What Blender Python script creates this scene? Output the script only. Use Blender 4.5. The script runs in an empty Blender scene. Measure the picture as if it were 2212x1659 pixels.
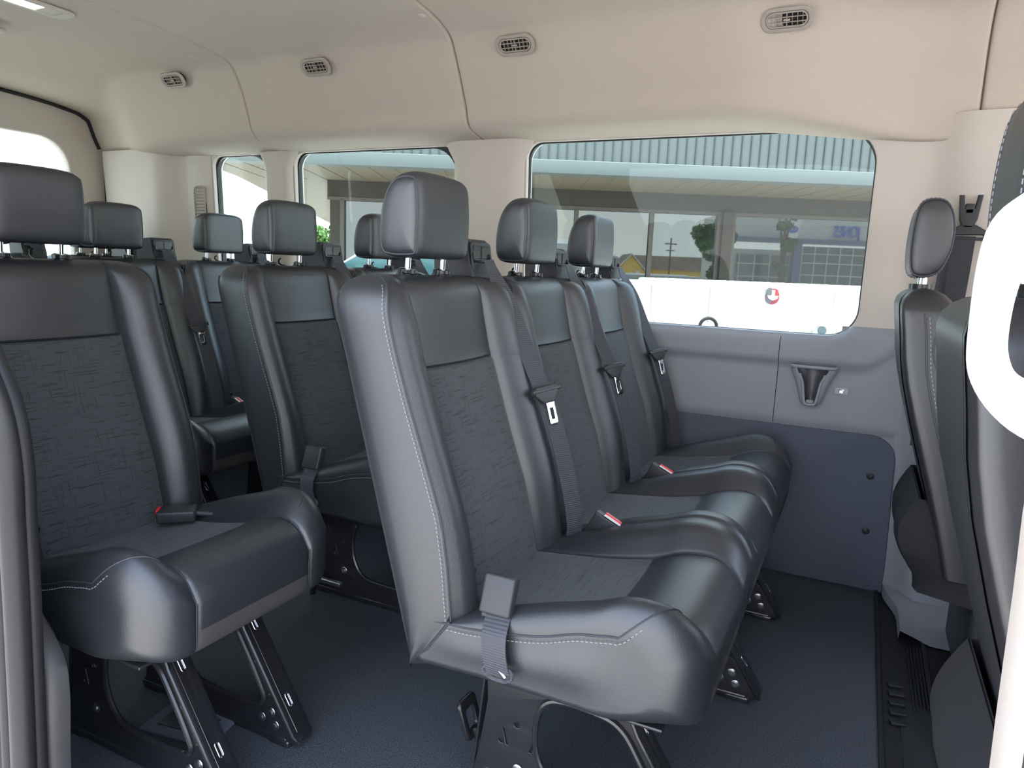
import bpy, bmesh, math, random
from mathutils import Vector, Matrix, Euler
random.seed(7)
scn = bpy.context.scene
COL = scn.collection
PI = math.pi

# ------------------------------------------------------------------ camera
cam = bpy.data.cameras.new('camera'); camo = bpy.data.objects.new('camera', cam); COL.objects.link(camo)
cam.sensor_width = 36.0; cam.lens = 1532.986 / 2212 * 36.0; cam.clip_start = 0.02; cam.clip_end = 500
RX = Vector((0.89596733, 0.44236532, 0.03943931)); FW = Vector((-0.4311064, 0.88761735, -0.16211946))
RX.normalize(); FW = (FW - RX * FW.dot(RX)).normalized(); UP = RX.cross(FW)
M = Matrix((RX, UP, -FW)).transposed().to_4x4(); M.translation = Vector((0, 0, .97))
camo.matrix_world = M
scn.camera = camo

# ------------------------------------------------------------------ world, sun, exposure
w = bpy.data.worlds.new('sky'); scn.world = w; w.use_nodes = True
nt = w.node_tree; nt.nodes.clear()
wo = nt.nodes.new('ShaderNodeOutputWorld'); bg = nt.nodes.new('ShaderNodeBackground')
cr = nt.nodes.new('ShaderNodeValToRGB'); tc = nt.nodes.new('ShaderNodeTexCoord'); sp = nt.nodes.new('ShaderNodeSeparateXYZ')
nz = nt.nodes.new('ShaderNodeTexNoise'); nz.inputs['Scale'].default_value = 3.0; nz.inputs['Detail'].default_value = 5
mx = nt.nodes.new('ShaderNodeMixRGB'); mx.blend_type = 'MIX'
cr2 = nt.nodes.new('ShaderNodeValToRGB')
cr.color_ramp.elements[0].position = 0.0; cr.color_ramp.elements[0].color = (.88, .94, 1.0, 1)
cr.color_ramp.elements[1].position = 0.55; cr.color_ramp.elements[1].color = (.44, .62, .98, 1)
cr2.color_ramp.elements[0].position = .45; cr2.color_ramp.elements[1].position = .65
nt.links.new(tc.outputs['Generated'], sp.inputs[0]); nt.links.new(sp.outputs['Z'], cr.inputs[0])
nt.links.new(tc.outputs['Generated'], nz.inputs['Vector']); nt.links.new(nz.outputs['Fac'], cr2.inputs[0])
nt.links.new(cr2.outputs[0], mx.inputs[0]); nt.links.new(cr.outputs[0], mx.inputs[1]); mx.inputs[2].default_value = (1.0, .99, .97, 1)
nt.links.new(mx.outputs[0], bg.inputs[0]); nt.links.new(bg.outputs[0], wo.inputs[0])
bg.inputs[1].default_value = 2.7
sl = bpy.data.lights.new('sun', 'SUN'); sl.energy = 9.0; sl.angle = math.radians(1.0); sl.color = (1, .95, .88)
so = bpy.data.objects.new('sun', sl); COL.objects.link(so)
sd = Vector((-.10, .078, -.985)).normalized()          # direction the sunlight travels
so.rotation_euler = (-sd).to_track_quat('Z', 'Y').to_euler()
so.location = (0, -6, 12)
scn.view_settings.view_transform = 'Standard'; scn.view_settings.look = 'None'
scn.view_settings.exposure = 0.85; scn.view_settings.gamma = 1.0; scn.view_settings.use_curve_mapping = False
scn.cycles.max_bounces = 10; scn.cycles.diffuse_bounces = 6; scn.cycles.glossy_bounces = 5; scn.cycles.transparent_max_bounces = 16
scn.cycles.sample_clamp_indirect = 6.0
scn.cycles.use_denoising = True

# ------------------------------------------------------------------ materials
def mat(name, col, rough=.5, metal=0.0, spec=.5, bump=None, mottling=None, coat=0.0):
    m = bpy.data.materials.new(name); m.use_nodes = True; t = m.node_tree; b = t.nodes['Principled BSDF']
    b.inputs['Base Color'].default_value = (*col, 1); b.inputs['Roughness'].default_value = rough
    b.inputs['Metallic'].default_value = metal; b.inputs['Specular IOR Level'].default_value = spec
    b.inputs['Coat Weight'].default_value = coat
    c = t.nodes.new('ShaderNodeTexCoord')
    if mottling:
        sc, amt = mottling
        n = t.nodes.new('ShaderNodeTexNoise'); n.inputs['Scale'].default_value = sc; n.inputs['Detail'].default_value = 3
        t.links.new(c.outputs['Object'], n.inputs['Vector'])
        r = t.nodes.new('ShaderNodeValToRGB'); r.color_ramp.elements[0].position = .35; r.color_ramp.elements[1].position = .65
        r.color_ramp.elements[0].color = tuple(x * (1 - amt) for x in col) + (1,); r.color_ramp.elements[1].color = tuple(min(1, x * (1 + amt)) for x in col) + (1,)
        t.links.new(n.outputs['Fac'], r.inputs[0]); t.links.new(r.outputs[0], b.inputs['Base Color'])
    if bump:
        kind, sc, dist = bump
        if kind == 'voronoi':
            n = t.nodes.new('ShaderNodeTexVoronoi'); n.feature = 'SMOOTH_F1'; n.inputs['Smoothness'].default_value = .4; out = n.outputs['Distance']
        else:
            n = t.nodes.new('ShaderNodeTexNoise'); n.inputs['Detail'].default_value = 2; out = n.outputs['Fac']
        n.inputs['Scale'].default_value = sc; t.links.new(c.outputs['Object'], n.inputs['Vector'])
        bp = t.nodes.new('ShaderNodeBump'); bp.inputs['Strength'].default_value = .5; bp.inputs['Distance'].default_value = dist
        t.links.new(out, bp.inputs['Height']); t.links.new(bp.outputs[0], b.inputs['Normal'])
    return m

def fabric_mat(name, base, line):
    m = bpy.data.materials.new(name); m.use_nodes = True; t = m.node_tree; b = t.nodes['Principled BSDF']; L = t.links.new
    b.inputs['Roughness'].default_value = .8; b.inputs['Specular IOR Level'].default_value = .3
    b.inputs['Sheen Weight'].default_value = .12
    c = t.nodes.new('ShaderNodeTexCoord')
    def streak(scale, thr):
        mp = t.nodes.new('ShaderNodeMapping'); mp.inputs['Scale'].default_value = scale; L(c.outputs['Object'], mp.inputs['Vector'])
        n = t.nodes.new('ShaderNodeTexNoise'); n.inputs['Scale'].default_value = 1; n.inputs['Detail'].default_value = 1; L(mp.outputs[0], n.inputs['Vector'])
        r = t.nodes.new('ShaderNodeValToRGB'); r.color_ramp.elements[0].position = thr; r.color_ramp.elements[1].position = thr + .04
        L(n.outputs['Fac'], r.inputs[0]); return r.outputs[0]
    a = streak((420, 14, 420), .615); d = streak((18, 480, 18), .65)
    mxx = t.nodes.new('ShaderNodeMixRGB'); mxx.blend_type = 'LIGHTEN'; mxx.inputs[0].default_value = 1; L(a, mxx.inputs[1]); L(d, mxx.inputs[2])
    cm = t.nodes.new('ShaderNodeMixRGB'); L(mxx.outputs[0], cm.inputs[0]); cm.inputs[1].default_value = (*base, 1); cm.inputs[2].default_value = (*line, 1)
    L(cm.outputs[0], b.inputs['Base Color'])
    wv = t.nodes.new('ShaderNodeTexWave'); wv.bands_direction = 'Z'; wv.inputs['Scale'].default_value = 110; wv.inputs['Distortion'].default_value = .6; L(c.outputs['Object'], wv.inputs['Vector'])
    bp = t.nodes.new('ShaderNodeBump'); bp.inputs['Strength'].default_value = .35; bp.inputs['Distance'].default_value = .0006; L(wv.outputs['Fac'], bp.inputs['Height']); L(bp.outputs[0], b.inputs['Normal'])
    return m

def glass_mat(name, tint, ior=1.5, refl=1.0, rough=0.0):
    m = bpy.data.materials.new(name); m.use_nodes = True; t = m.node_tree; t.nodes.clear()
    o = t.nodes.new('ShaderNodeOutputMaterial'); tr = t.nodes.new('ShaderNodeBsdfTransparent'); tr.inputs[0].default_value = (*tint, 1)
    g = t.nodes.new('ShaderNodeBsdfGlossy'); g.inputs['Roughness'].default_value = rough; g.inputs[0].default_value = (refl, refl, refl, 1)
    f = t.nodes.new('ShaderNodeFresnel'); ge = t.nodes.new('ShaderNodeNewGeometry'); mr = t.nodes.new('ShaderNodeMapRange')
    mr.inputs['To Min'].default_value = ior; mr.inputs['To Max'].default_value = 1 / ior; t.links.new(ge.outputs['Backfacing'], mr.inputs['Value']); t.links.new(mr.outputs[0], f.inputs[0]); x = t.nodes.new('ShaderNodeMixShader')
    t.links.new(f.outputs[0], x.inputs[0]); t.links.new(tr.outputs[0], x.inputs[1]); t.links.new(g.outputs[0], x.inputs[2]); t.links.new(x.outputs[0], o.inputs[0])
    return m

def emit_mat(name, col, s):
    m = bpy.data.materials.new(name); m.use_nodes = True; b = m.node_tree.nodes['Principled BSDF']
    b.inputs['Base Color'].default_value = (*col, 1); b.inputs['Emission Color'].default_value = (*col, 1); b.inputs['Emission Strength'].default_value = s
    return m

LEATHER = mat('black_leather', (.0185, .0215, .026), .43, spec=.95, bump=('voronoi', 680, .00028), mottling=(3.0, .08))
LEATHER2 = mat('front_seat_leather', (.021, .0215, .024), .43, spec=.95, bump=('voronoi', 900, .0001), mottling=(3.0, .08))
FABRIC = fabric_mat('grey_weave', (.060, .065, .071), (.031, .034, .038))
FABRIC2 = mat('side_fabric', (.060, .055, .055), .85, spec=.2, bump=('noise', 900, .0006))
BACKCARPET = mat('seat_back_carpet', (.030, .030, .033), .9, spec=.2, bump=('noise', 700, .002))
STITCH = mat('stitch_thread', (.26, .26, .28), .6)
PIPING = mat('piping', (.035, .037, .045), .45)
PLASTIC = mat('black_plastic', (.030, .031, .034), .45, bump=('noise', 900, .0002))
PLASTIC_G = mat('gloss_black_plastic', (.015, .015, .017), .22)
STEEL = mat('black_painted_steel', (.014, .014, .017), .33, spec=.6, coat=.35)
EDGE = mat('bare_steel_edge', (.55, .55, .56), .22, metal=1)
CHROME = mat('chrome', (.85, .86, .88), .08, metal=1)
BOLT = mat('zinc_bolt', (.45, .45, .48), .3, metal=1)
RED = mat('red_button', (.75, .03, .03), .35)
WHITEL = mat('white_label', (.8, .8, .8), .5)
WEB = mat('belt_webbing', (.045, .047, .056), .6, bump=('noise', 700, .0004))
def web_mat():
    t = WEB.node_tree; b = t.nodes['Principled BSDF']; c = t.nodes.new('ShaderNodeTexCoord')
    wv = t.nodes.new('ShaderNodeTexWave'); wv.bands_direction = 'Z'; wv.inputs['Scale'].default_value = 75
    t.links.new(c.outputs['Object'], wv.inputs['Vector']); bp = t.nodes.new('ShaderNodeBump'); bp.inputs['Strength'].default_value = .5; bp.inputs['Distance'].default_value = .0009
    t.links.new(wv.outputs['Fac'], bp.inputs['Height']); t.links.new(bp.outputs[0], b.inputs['Normal'])
web_mat()
HEAD = mat('headliner_cloth', (.60, .525, .45), .92, spec=.15, bump=('noise', 700, .0008), mottling=(650, .05))
UPTRIM = mat('upper_trim_plastic', (.64, .58, .515), .62, spec=.3, bump=('noise', 600, .0003))
LOTRIM = mat('mid_trim_plastic', (.305, .32, .35), .55, spec=.35, bump=('noise', 700, .0004))
LOPANEL = mat('lower_panel', (.098, .112, .145), .7, spec=.3, bump=('noise', 900, .0006), mottling=(300, .06))
CARPET = mat('floor_covering', (.050, .058, .070), .62, spec=.5, bump=('noise', 420, .004), mottling=(330, .6))
RUBBER = mat('black_rubber', (.014, .014, .016), .5, spec=.4)
PAINT = mat('white_paint', (.80, .80, .80), .25, spec=.5, coat=.5)
FRIT = mat('black_glass_edge', (.006, .007, .008), .3)
GLASS = glass_mat('window_glass', (.86, .92, .89), 1.24)
ASPHALT = mat('asphalt', (.46, .435, .41), .9, mottling=(6, .1))
DARKHOLE = mat('dark_cavity', (.004, .004, .004), .9)

# ------------------------------------------------------------------ mesh helpers
class MB:
    def __init__(s): s.v = []; s.f = []; s.m = []
    def add(s, vs, fs, mi=0):
        k = len(s.v); s.v += [tuple(p) for p in vs]
        for i, f in enumerate(fs):
            s.f.append(tuple(k + a for a in f)); s.m.append(mi[i] if isinstance(mi, (list, tuple)) else mi)
    def box(s, c, d, mi=0, rot=None, bev=0.0):
        x, y, z = d[0] / 2, d[1] / 2, d[2] / 2
        bm = bmesh.new(); bmesh.ops.create_cube(bm, size=1.0); bmesh.ops.scale(bm, vec=d, verts=bm.verts)
        if bev > 0: bmesh.ops.bevel(bm, geom=bm.edges[:] + bm.verts[:], offset=bev, segments=3, profile=.5, affect='EDGES')
        if rot is not None: bmesh.ops.rotate(bm, matrix=rot, verts=bm.verts, cent=(0, 0, 0))
        bm.verts.index_update(); vs = [v.co + Vector(c) for v in bm.verts]; fs = [[v.index for v in f.verts] for f in bm.faces]
        s.add(vs, fs, mi); bm.free()
    def tube(s, pts, r, n=8, mi=0, closed=False, caps=True):
        pts = [Vector(p) for p in pts]; N = len(pts); rings = []; prev = None
        for i, p in enumerate(pts):
            if closed: t = pts[(i + 1) % N] - pts[i - 1]
            else: t = pts[min(i + 1, N - 1)] - pts[max(i - 1, 0)]
            t = t.normalized() if t.length > 1e-9 else Vector((0, 0, 1))
            if prev is None: a = t.orthogonal().normalized()
            else: a = (prev - t * prev.dot(t)); a = a.normalized() if a.length > 1e-6 else t.orthogonal().normalized()
            prev = a; b = t.cross(a); rr = r[i] if isinstance(r, (list, tuple)) else r
            rings.append([p + (a * math.cos(2 * PI * j / n) + b * math.sin(2 * PI * j / n)) * rr for j in range(n)])
        vs = [q for R_ in rings for q in R_]; fs = []
        for i in range(N if closed else N - 1):
            k = (i + 1) % N
            for j in range(n): fs.append((i * n + j, i * n + (j + 1) % n, k * n + (j + 1) % n, k * n + j))
        if caps and not closed: fs.append(tuple(range(n))[::-1]); fs.append(tuple((N - 1) * n + j for j in range(n)))
        s.add(vs, fs, mi)
    def grid(s, rows, mi=0, closed=False):
        n = len(rows[0]); vs = [p for r in rows for p in r]; fs = []; ms = []
        for i in range(len(rows) - 1):
            for j in range(n if closed else n - 1):
                k = (j + 1) % n; fs.append((i * n + j, i * n + k, (i + 1) * n + k, (i + 1) * n + j)); ms.append(mi(i, j) if callable(mi) else mi)
        s.add(vs, fs, ms)
    def cyl(s, p0, p1, r, n=20, mi=0): s.tube([p0, p1], r, n, mi)
    def dome(s, c, nrm, r, h, n=16, mi=0):
        nrm = Vector(nrm).normalized(); a = nrm.orthogonal().normalized(); b = nrm.cross(a); c = Vector(c); rows = []
        for k in range(5):
            t = k / 4 * PI / 2
            rows.append([c + (a * math.cos(2 * PI * j / n) + b * math.sin(2 * PI * j / n)) * r * math.cos(t) * .999 + nrm * h * math.sin(t) for j in range(n)])
        s.grid(rows, mi, closed=True)

def merge_normals(me, ang=40, flat=False):
    bm = bmesh.new(); bm.from_mesh(me); bmesh.ops.remove_doubles(bm, verts=bm.verts, dist=1e-5)
    bmesh.ops.dissolve_degenerate(bm, edges=bm.edges, dist=1e-6)
    bmesh.ops.recalc_face_normals(bm, faces=bm.faces)
    for f in bm.faces: f.smooth = not flat
    a = math.radians(ang)
    for e in bm.edges:
        if len(e.link_faces) == 2 and e.calc_face_angle(0) > a: e.smooth = False
    bm.to_mesh(me); bm.free()

def mesh_from(mb, name, mats, ang=40, flat=False, xf=None):
    me = bpy.data.meshes.new(name); vs = mb.v if xf is None else [xf(p) for p in mb.v]
    me.from_pydata(vs, [], mb.f); 
    for m in mats: me.materials.append(m)
    for p, i in zip(me.polygons, mb.m): p.material_index = i
    merge_normals(me, ang, flat); me.update(); return me

def link(name, me, parent=None, loc=(0, 0, 0)):
    o = bpy.data.objects.new(name, me); COL.objects.link(o); o.location = loc
    if parent is not None: o.parent = parent
    return o
def build(name, mb, mats, parent=None, ang=40, flat=False, loc=(0, 0, 0)):
    if not isinstance(mats, (list, tuple)): mats = [mats]
    return link(name, mesh_from(mb, name, mats, ang, flat), parent, loc)
def empty(name, loc=(0, 0, 0), rz=0, parent=None):
    o = bpy.data.objects.new(name, None); COL.objects.link(o); o.location = loc; o.rotation_euler.z = rz; o.empty_display_size = .1
    if parent: o.parent = parent
    return o
def tag(o, label=None, cat=None, group=None, kind=None):
    if label: o['label'] = label
    if cat: o['category'] = cat
    if group: o['group'] = group
    if kind: o['kind'] = kind
    return o
def struct(o): o['kind'] = 'structure'; return o

def catmull(P, per=6, closed=False):
    P = [Vector(p) for p in P]; n = len(P); out = []
    rng = range(n if closed else n - 1)
    for i in rng:
        p0 = P[(i - 1) % n] if closed or i > 0 else P[0]; p1 = P[i]; p2 = P[(i + 1) % n]; p3 = P[(i + 2) % n] if closed or i < n - 2 else P[-1]
        for k in range(per):
            t = k / per
            out.append(.5 * ((2 * p1) + (p2 - p0) * t + (2 * p0 - 5 * p1 + 4 * p2 - p3) * t * t + (3 * p1 - p0 - 3 * p2 + p3) * t ** 3))
    if not closed: out.append(P[-1])
    return out
def lerp(a, b, t): return a + (b - a) * t
def interp(x, tab):
    if x <= tab[0][0]: return tab[0][1]
    for (a, b), (c, d) in zip(tab, tab[1:]):
        if x <= c: return lerp(b, d, (x - a) / (c - a))
    return tab[-1][1]
def sstep(a, b, x):
    t = max(0, min(1, (x - a) / (b - a))); return t * t * (3 - 2 * t)
def rrect(x0, x1, z0, z1, r, n=8):
    rs = r if isinstance(r, (list, tuple)) else (r,) * 4     # order: (x1,z0) (x1,z1) (x0,z1) (x0,z0)
    out = []
    for (cx_, cz_, a0), rr in zip(((x1 - rs[0], z0 + rs[0], -90), (x1 - rs[1], z1 - rs[1], 0), (x0 + rs[2], z1 - rs[2], 90), (x0 + rs[3], z0 + rs[3], 180)), rs):
        for k in range(n + 1):
            a = math.radians(a0 + 90 * k / n); out.append((cx_ + rr * math.cos(a), cz_ + rr * math.sin(a)))
    return out
def plate(outer, holes, thick, bevel=0.0, fn=None, res=3):
    """flat plate with holes, outline in (u, v), thickness along w (0..thick); fn maps (u, v, w) to the world"""
    cu = bpy.data.curves.new('outline', 'CURVE'); cu.dimensions = '2D'; cu.fill_mode = 'BOTH'
    cu.extrude = max(thick / 2 - bevel, 0); cu.bevel_depth = bevel; cu.bevel_resolution = res if bevel else 0; cu.offset = -bevel
    for loop in [outer] + list(holes):
        sp_ = cu.splines.new('POLY'); sp_.points.add(len(loop) - 1); sp_.use_cyclic_u = True
        for p, q in zip(sp_.points, loop): p.co = (q[0], q[1], 0, 1)
    o = bpy.data.objects.new('outline', cu); COL.objects.link(o); dg = bpy.context.evaluated_depsgraph_get(); dg.update()
    me = bpy.data.meshes.new_from_object(o.evaluated_get(dg)); bpy.data.objects.remove(o); bpy.data.curves.remove(cu)
    mb = MB(); k = fn or (lambda u, v, w: (u, v, w))
    mb.add([k(v.co.x, v.co.y, v.co.z + thick / 2) for v in me.vertices], [tuple(p.vertices) for p in me.polygons]); bpy.data.meshes.remove(me)
    return mb
def join(mb, other, mi=0):
    k = len(mb.v); mb.v += other.v
    for f in other.f: mb.f.append(tuple(a + k for a in f)); mb.m.append(mi)
    return mb
def text_mb(s, size, depth, fn, align='CENTER', bold=0.0, shear=0):
    cu = bpy.data.curves.new('letters', 'FONT'); cu.body = s; cu.size = size; cu.extrude = depth; cu.align_x = align; cu.align_y = 'CENTER'; cu.offset = bold; cu.shear = shear
    o = bpy.data.objects.new('letters', cu); COL.objects.link(o); dg = bpy.context.evaluated_depsgraph_get(); dg.update()
    me = bpy.data.meshes.new_from_object(o.evaluated_get(dg)); bpy.data.objects.remove(o); bpy.data.curves.remove(cu)
    mb = MB(); mb.add([fn(*v.co) for v in me.vertices], [tuple(p.vertices) for p in me.polygons]); bpy.data.meshes.remove(me); return mb
def stitches(mb, path, L=.0045, gap=.0030, r=.0007, mi=0, off=Vector((0, 0, 0))):
    path = [Vector(p) + off for p in path]; d = [0]
    for a, b in zip(path, path[1:]): d.append(d[-1] + (b - a).length)
    def at(s):
        for i in range(len(d) - 1):
            if s <= d[i + 1]: return path[i].lerp(path[i + 1], (s - d[i]) / max(1e-9, d[i + 1] - d[i]))
        return path[-1]
    s = 0
    while s + L < d[-1]:
        mb.tube([at(s), at(s + L)], r, 5, mi); s += L + gap
def ribbon(mb, path, wdir, width, th=.0016, mi=0, nrm=None):
    rows = []
    path = [Vector(p) for p in path]
    for i, p in enumerate(path):
        t = (path[min(i + 1, len(path) - 1)] - path[max(i - 1, 0)]).normalized()
        wd = Vector(wdir[i] if isinstance(wdir, list) else wdir); wd = (wd - t * wd.dot(t)).normalized(); n = t.cross(wd)
        w2 = width / 2
        rows.append([p - wd * w2 - n * th / 2, p - wd * w2 + n * th / 2, p + wd * w2 + n * th / 2, p + wd * w2 - n * th / 2])
    mb.grid(rows, mi, closed=True); n = len(mb.v)
    mb.add([*rows[0]], [(0, 1, 2, 3)], mi); mb.add([*rows[-1]], [(3, 2, 1, 0)], mi)

# ================================================================== THE SEAT UNIT
HW = .229                                            # half width of one place
OX = .45                                             # row x coordinates are shifted by this so that a seat's base is its origin
def sh(mb):
    mb.v = [(p[0] + OX, p[1], p[2]) for p in mb.v]; return mb
XP = [(.28, -.530), (.39, -.562), (.46, -.578), (.522, -.592), (.657, -.642), (.70, -.655), (.785, -.683), (.80, -.690), (.87, -.706), (.913, -.714), (.96, -.73)]
XS = [(.28, -.640), (.30, -.625), (.387, -.557), (.478, -.567), (.555, -.580), (.621, -.603), (.687, -.627), (.753, -.651), (.827, -.675), (.871, -.687), (.909, -.694), (.96, -.71)]
def XR(z): return -.632 - (z - .295) * .276 if z < .86 else -.788 - (.012 * math.sin(min(1, (z - .86) / .08) * PI / 2) if z < .94 else .012)
def ztop(y):
    s = abs(y); return .949 - (.045 * (1 - math.sqrt(max(0, 1 - min(1, (s - .165) / .066) ** 2))) if s > .165 else 0) - .006 * (s / .2) ** 2
SEAMZ = .785
def backrest_mesh():
    ys = [-.2285, -.222, -.214, -.200, -.186, -.170, -.155, -.146, -.140, -.135, -.130, -.120, -.10, -.07, -.035, 0]
    ys = ys + [-y for y in ys[:-1]][::-1]
    zs = [.288, .31, .34, .37, .40, .44, .48, .53, .58, .63, .68, .72, .75, .77, .779, .7825, .785, .7875, .791, .80, .82, .845, .87, .89, .905, .918, .929, .937, .943, .947, .949]
    rows = []
    for z in zs:
        row = []
        u = max(0, (z - .885) / .0640); wd = HW - .062 * (1 - math.sqrt(max(0, 1 - u * u))); ky = (wd - .135) / (HW - .135)
        u2 = max(0, (z - .917) / .0322); k = math.sqrt(max(0, 1 - u2 ** 2.2))
        def Y(y):
            s = abs(y); return y if s <= .135 else math.copysign(.135 + (s - .135) * ky, y)
        for y in ys:                                 # front sheet
            s = abs(y); xf = interp(z, XP); xs = interp(z, XS)
            bol = .030 * math.sin(PI * min(1, max(0, (s - .135) / .094))) ** .8 * (1 - sstep(.86, .95, z) * .6)
            x = lerp(xf, xs, sstep(.12, .226, s)) + bol
            if s < .13: x += .010 * (1 - (s / .13) ** 2) * (1 if z > SEAMZ else .5)
            g = min(abs(s - .135) / .006, 1); x -= .006 * (1 - g)
            if s < .134: x -= .006 * max(0, 1 - abs(z - SEAMZ) / .006)
            g = min(abs(s - .222) / .006, 1); x -= .004 * (1 - g)
            mid = (XR(z) + xf) / 2; row.append((mid + (x - mid) * k, Y(y), z))
        def side(sg):
            xs = interp(z, XS); xr = XR(z); mid = (xr + interp(z, XP)) / 2; out = []
            for f, yy in ((.03, .2290), (.25, .2320), (.5, .2335), (.75, .2325), (.93, .2290), (1.0, .2230)):
                x = lerp(xs, xr, f); out.append((mid + (x - mid) * k, Y(sg * yy), z))
            return out
        row += side(1)
        for y in (.14, .05, -.05, -.14):
            mid = (interp(z, XP) + XR(z)) / 2; row.append((mid + (XR(z) - .004 - mid) * k, y, z))
        row += side(-1)[::-1]
        rows.append(row)
    ny = len(ys); mb = MB()
    def mi(i, j):
        if j < ny - 1:
            yc = (ys[j] + ys[j + 1]) / 2
            return 1 if abs(yc) < .1345 and zs[i] < SEAMZ - .0001 else 0
        return 2 if ny + 5 <= j <= ny + 9 else 0
    mb.grid(rows, mi, closed=True)
    mb.add(rows[0], [tuple(range(len(rows[0])))[::-1]], 2)
    return sh(mb)
def backrest_trim(sg):
    """rear edge welt, front corner welt and dashed seam on one side"""
    mb = MB()
    def yy(z, s):
        u = max(0, (z - .885) / .0640); wd = HW - .062 * (1 - math.sqrt(max(0, 1 - u * u))); return sg * (.135 + (s - .135) * (wd - .135) / (HW - .135))
    def kk(z):
        u2 = max(0, (z - .917) / .0322); return math.sqrt(max(0, 1 - u2 ** 2.2))
    zz = [.388 + i * .0235 for i in range(22)] + [.89, .90, .91, .918, .925, .931, .936, .940, .9435, .946]
    def pt(z, s, dx): 
        mid = (XR(z) + interp(z, XP)) / 2; return (mid + (interp(z, XS) + dx - mid) * kk(z), yy(z, s), z)
    zz = sorted(set(zz)); mb.tube([pt(z, .2275, .0015) for z in zz], .0016, 6, 0)
    stitches(mb, [pt(z, .2325, -.006) for z in zz[:-3]], mi=1)
    mb.tube([(XR(z) + .001, yy(z, .2245), z) for z in [.295 + i * .03 for i in range(20)] + [.88, .895, .905, .915]], .0028, 6, 2)
    mb.tube([(-.632, sg * .226, .298), (-.60, sg * .229, .327), (-.575, sg * .230, .362), (-.557, sg * .229, .388)], .0030, 6, 0)
    return sh(mb)
CH_T = [(-.62, .380), (-.56, .384), (-.50, .390), (-.40, .402), (-.315, .420), (-.26, .442), (-.205, .449), (-.165, .432), (-.140, .395)]
CH_B = [(-.62, .290), (-.56, .293), (-.50, .296), (-.40, .297), (-.315, .297), (-.25, .297), (-.178, .297), (-.147, .309), (-.142, .345)]
CH_E = [.380, .383, .388, .405, .426, .433, .439, .430, .395]
def cushion_chains(y, endn, endp):
    s = abs(y); end = endp if y > 0 else endn
    hump = lambda x: math.sin(PI * max(0, min(1, (x + .58) / .53))) ** 1.2
    T = []
    fr = 0.0
    if end and s > .154: fr = .075 - math.sqrt(max(0, .075 ** 2 - min(.075, s - .154) ** 2))
    if not end and s > .215: fr = .010 * ((s - .215) / .014) ** 2
    for ci, (x, z) in enumerate(CH_T):
        k = sstep(.125, .19, s); zz = z + (.050 * hump(x) * k)
        if end and s > .193: zz = lerp(zz, CH_E[ci], 1 - math.sqrt(max(0, 1 - ((min(s, HW) - .193) / .036) ** 2)))
        if not end and s > .214: zz -= .010 * ((s - .214) / .015) ** 2
        if s < .135: zz -= .005 * (1 - (s / .135) ** 2) if x < -.3 else 0
        wgt = sstep(-.42, -.14, x); T.append((x - fr * wgt, zz))
    rb = .018 * (1 - math.sqrt(max(0, 1 - ((min(s, HW) - .207) / .022) ** 2))) if end and s > .207 else 0
    eb = ((s - .15) / .079) ** 2 if end and s > .15 else 0
    B = [(x - fr * sstep(-.42, -.14, x), z + .034 * eb * sstep(-.26, -.15, x) * (1 if z < .34 else .2) + rb * (1 - sstep(-.26, -.18, x))) for x, z in CH_B]
    def dense(ch):
        return [(p.x, p.y) for p in catmull([(a, b, 0) for a, b in ch], 4)]
    T, B = dense(T), dense(B)
    g = max(0, 1 - abs(s - .135) / .005) * .005
    g += .004 * (1 - min(1, (HW - s) / .004)) if not end else 0
    if g > 0:
        T = [(x - g * sstep(-.22, -.14, x), z - g) for x, z in T]; B = [(x - g * sstep(-.22, -.14, x), z) for x, z in B]
    if s < .1345:                                    # cross seam of the insert
        T = [(x, z - .004 * max(0, 1 - abs(x + .315) / .012)) for x, z in T]
    return T, B
def cushion_mesh(endn, endp):
    ys = [-HW, -.22895, -.2287, -.2283, -.2275, -.2262, -.2245, -.222, -.2185, -.214, -.208, -.20, -.19, -.178, -.165, -.152, -.142, -.1385, -.135, -.1315, -.125, -.10, -.06, -.02]
    ys = ys + [-y for y in ys[::-1]]
    rows = []; caps = {}
    for y in ys:
        T, B = cushion_chains(y, endn, endp)
        rows.append([(x, y, z) for x, z in T] + [(x, y, z) for x, z in B[::-1]])
        caps[y] = (T, B)
    n = len(T); mb = MB()
    def mi(i, j):
        yc = (ys[i] + ys[i + 1]) / 2
        if abs(yc) < .135:
            if 4 <= j < 16: return 1
            if j >= n and j < n + 14: return 2
        return 0
    mb.grid(rows, mi)
    for sg in (-1, 1):                               # side faces
        T, B = caps[sg * HW]; end = endp if sg > 0 else endn; R_ = []
        for k in range(9):
            t = k / 8; bulge = (.010 if end else .0006) * math.sin(PI * t) ** 2
            R_.append([(lerp(a[0], b[0], t), sg * (HW + bulge * sstep(0, 6, i) * sstep(.02, .15, a[1] - b[1]) * (1 - sstep(14, 25, i))), lerp(a[1], b[1], t)) for i, (a, b) in enumerate(zip(T, B))])
        mb.grid(R_, 0)
    T0 = [(r[0]) for r in rows]; B0 = [(r[-1]) for r in rows]; mb.grid([T0, B0], 0)
    return sh(mb)
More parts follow.
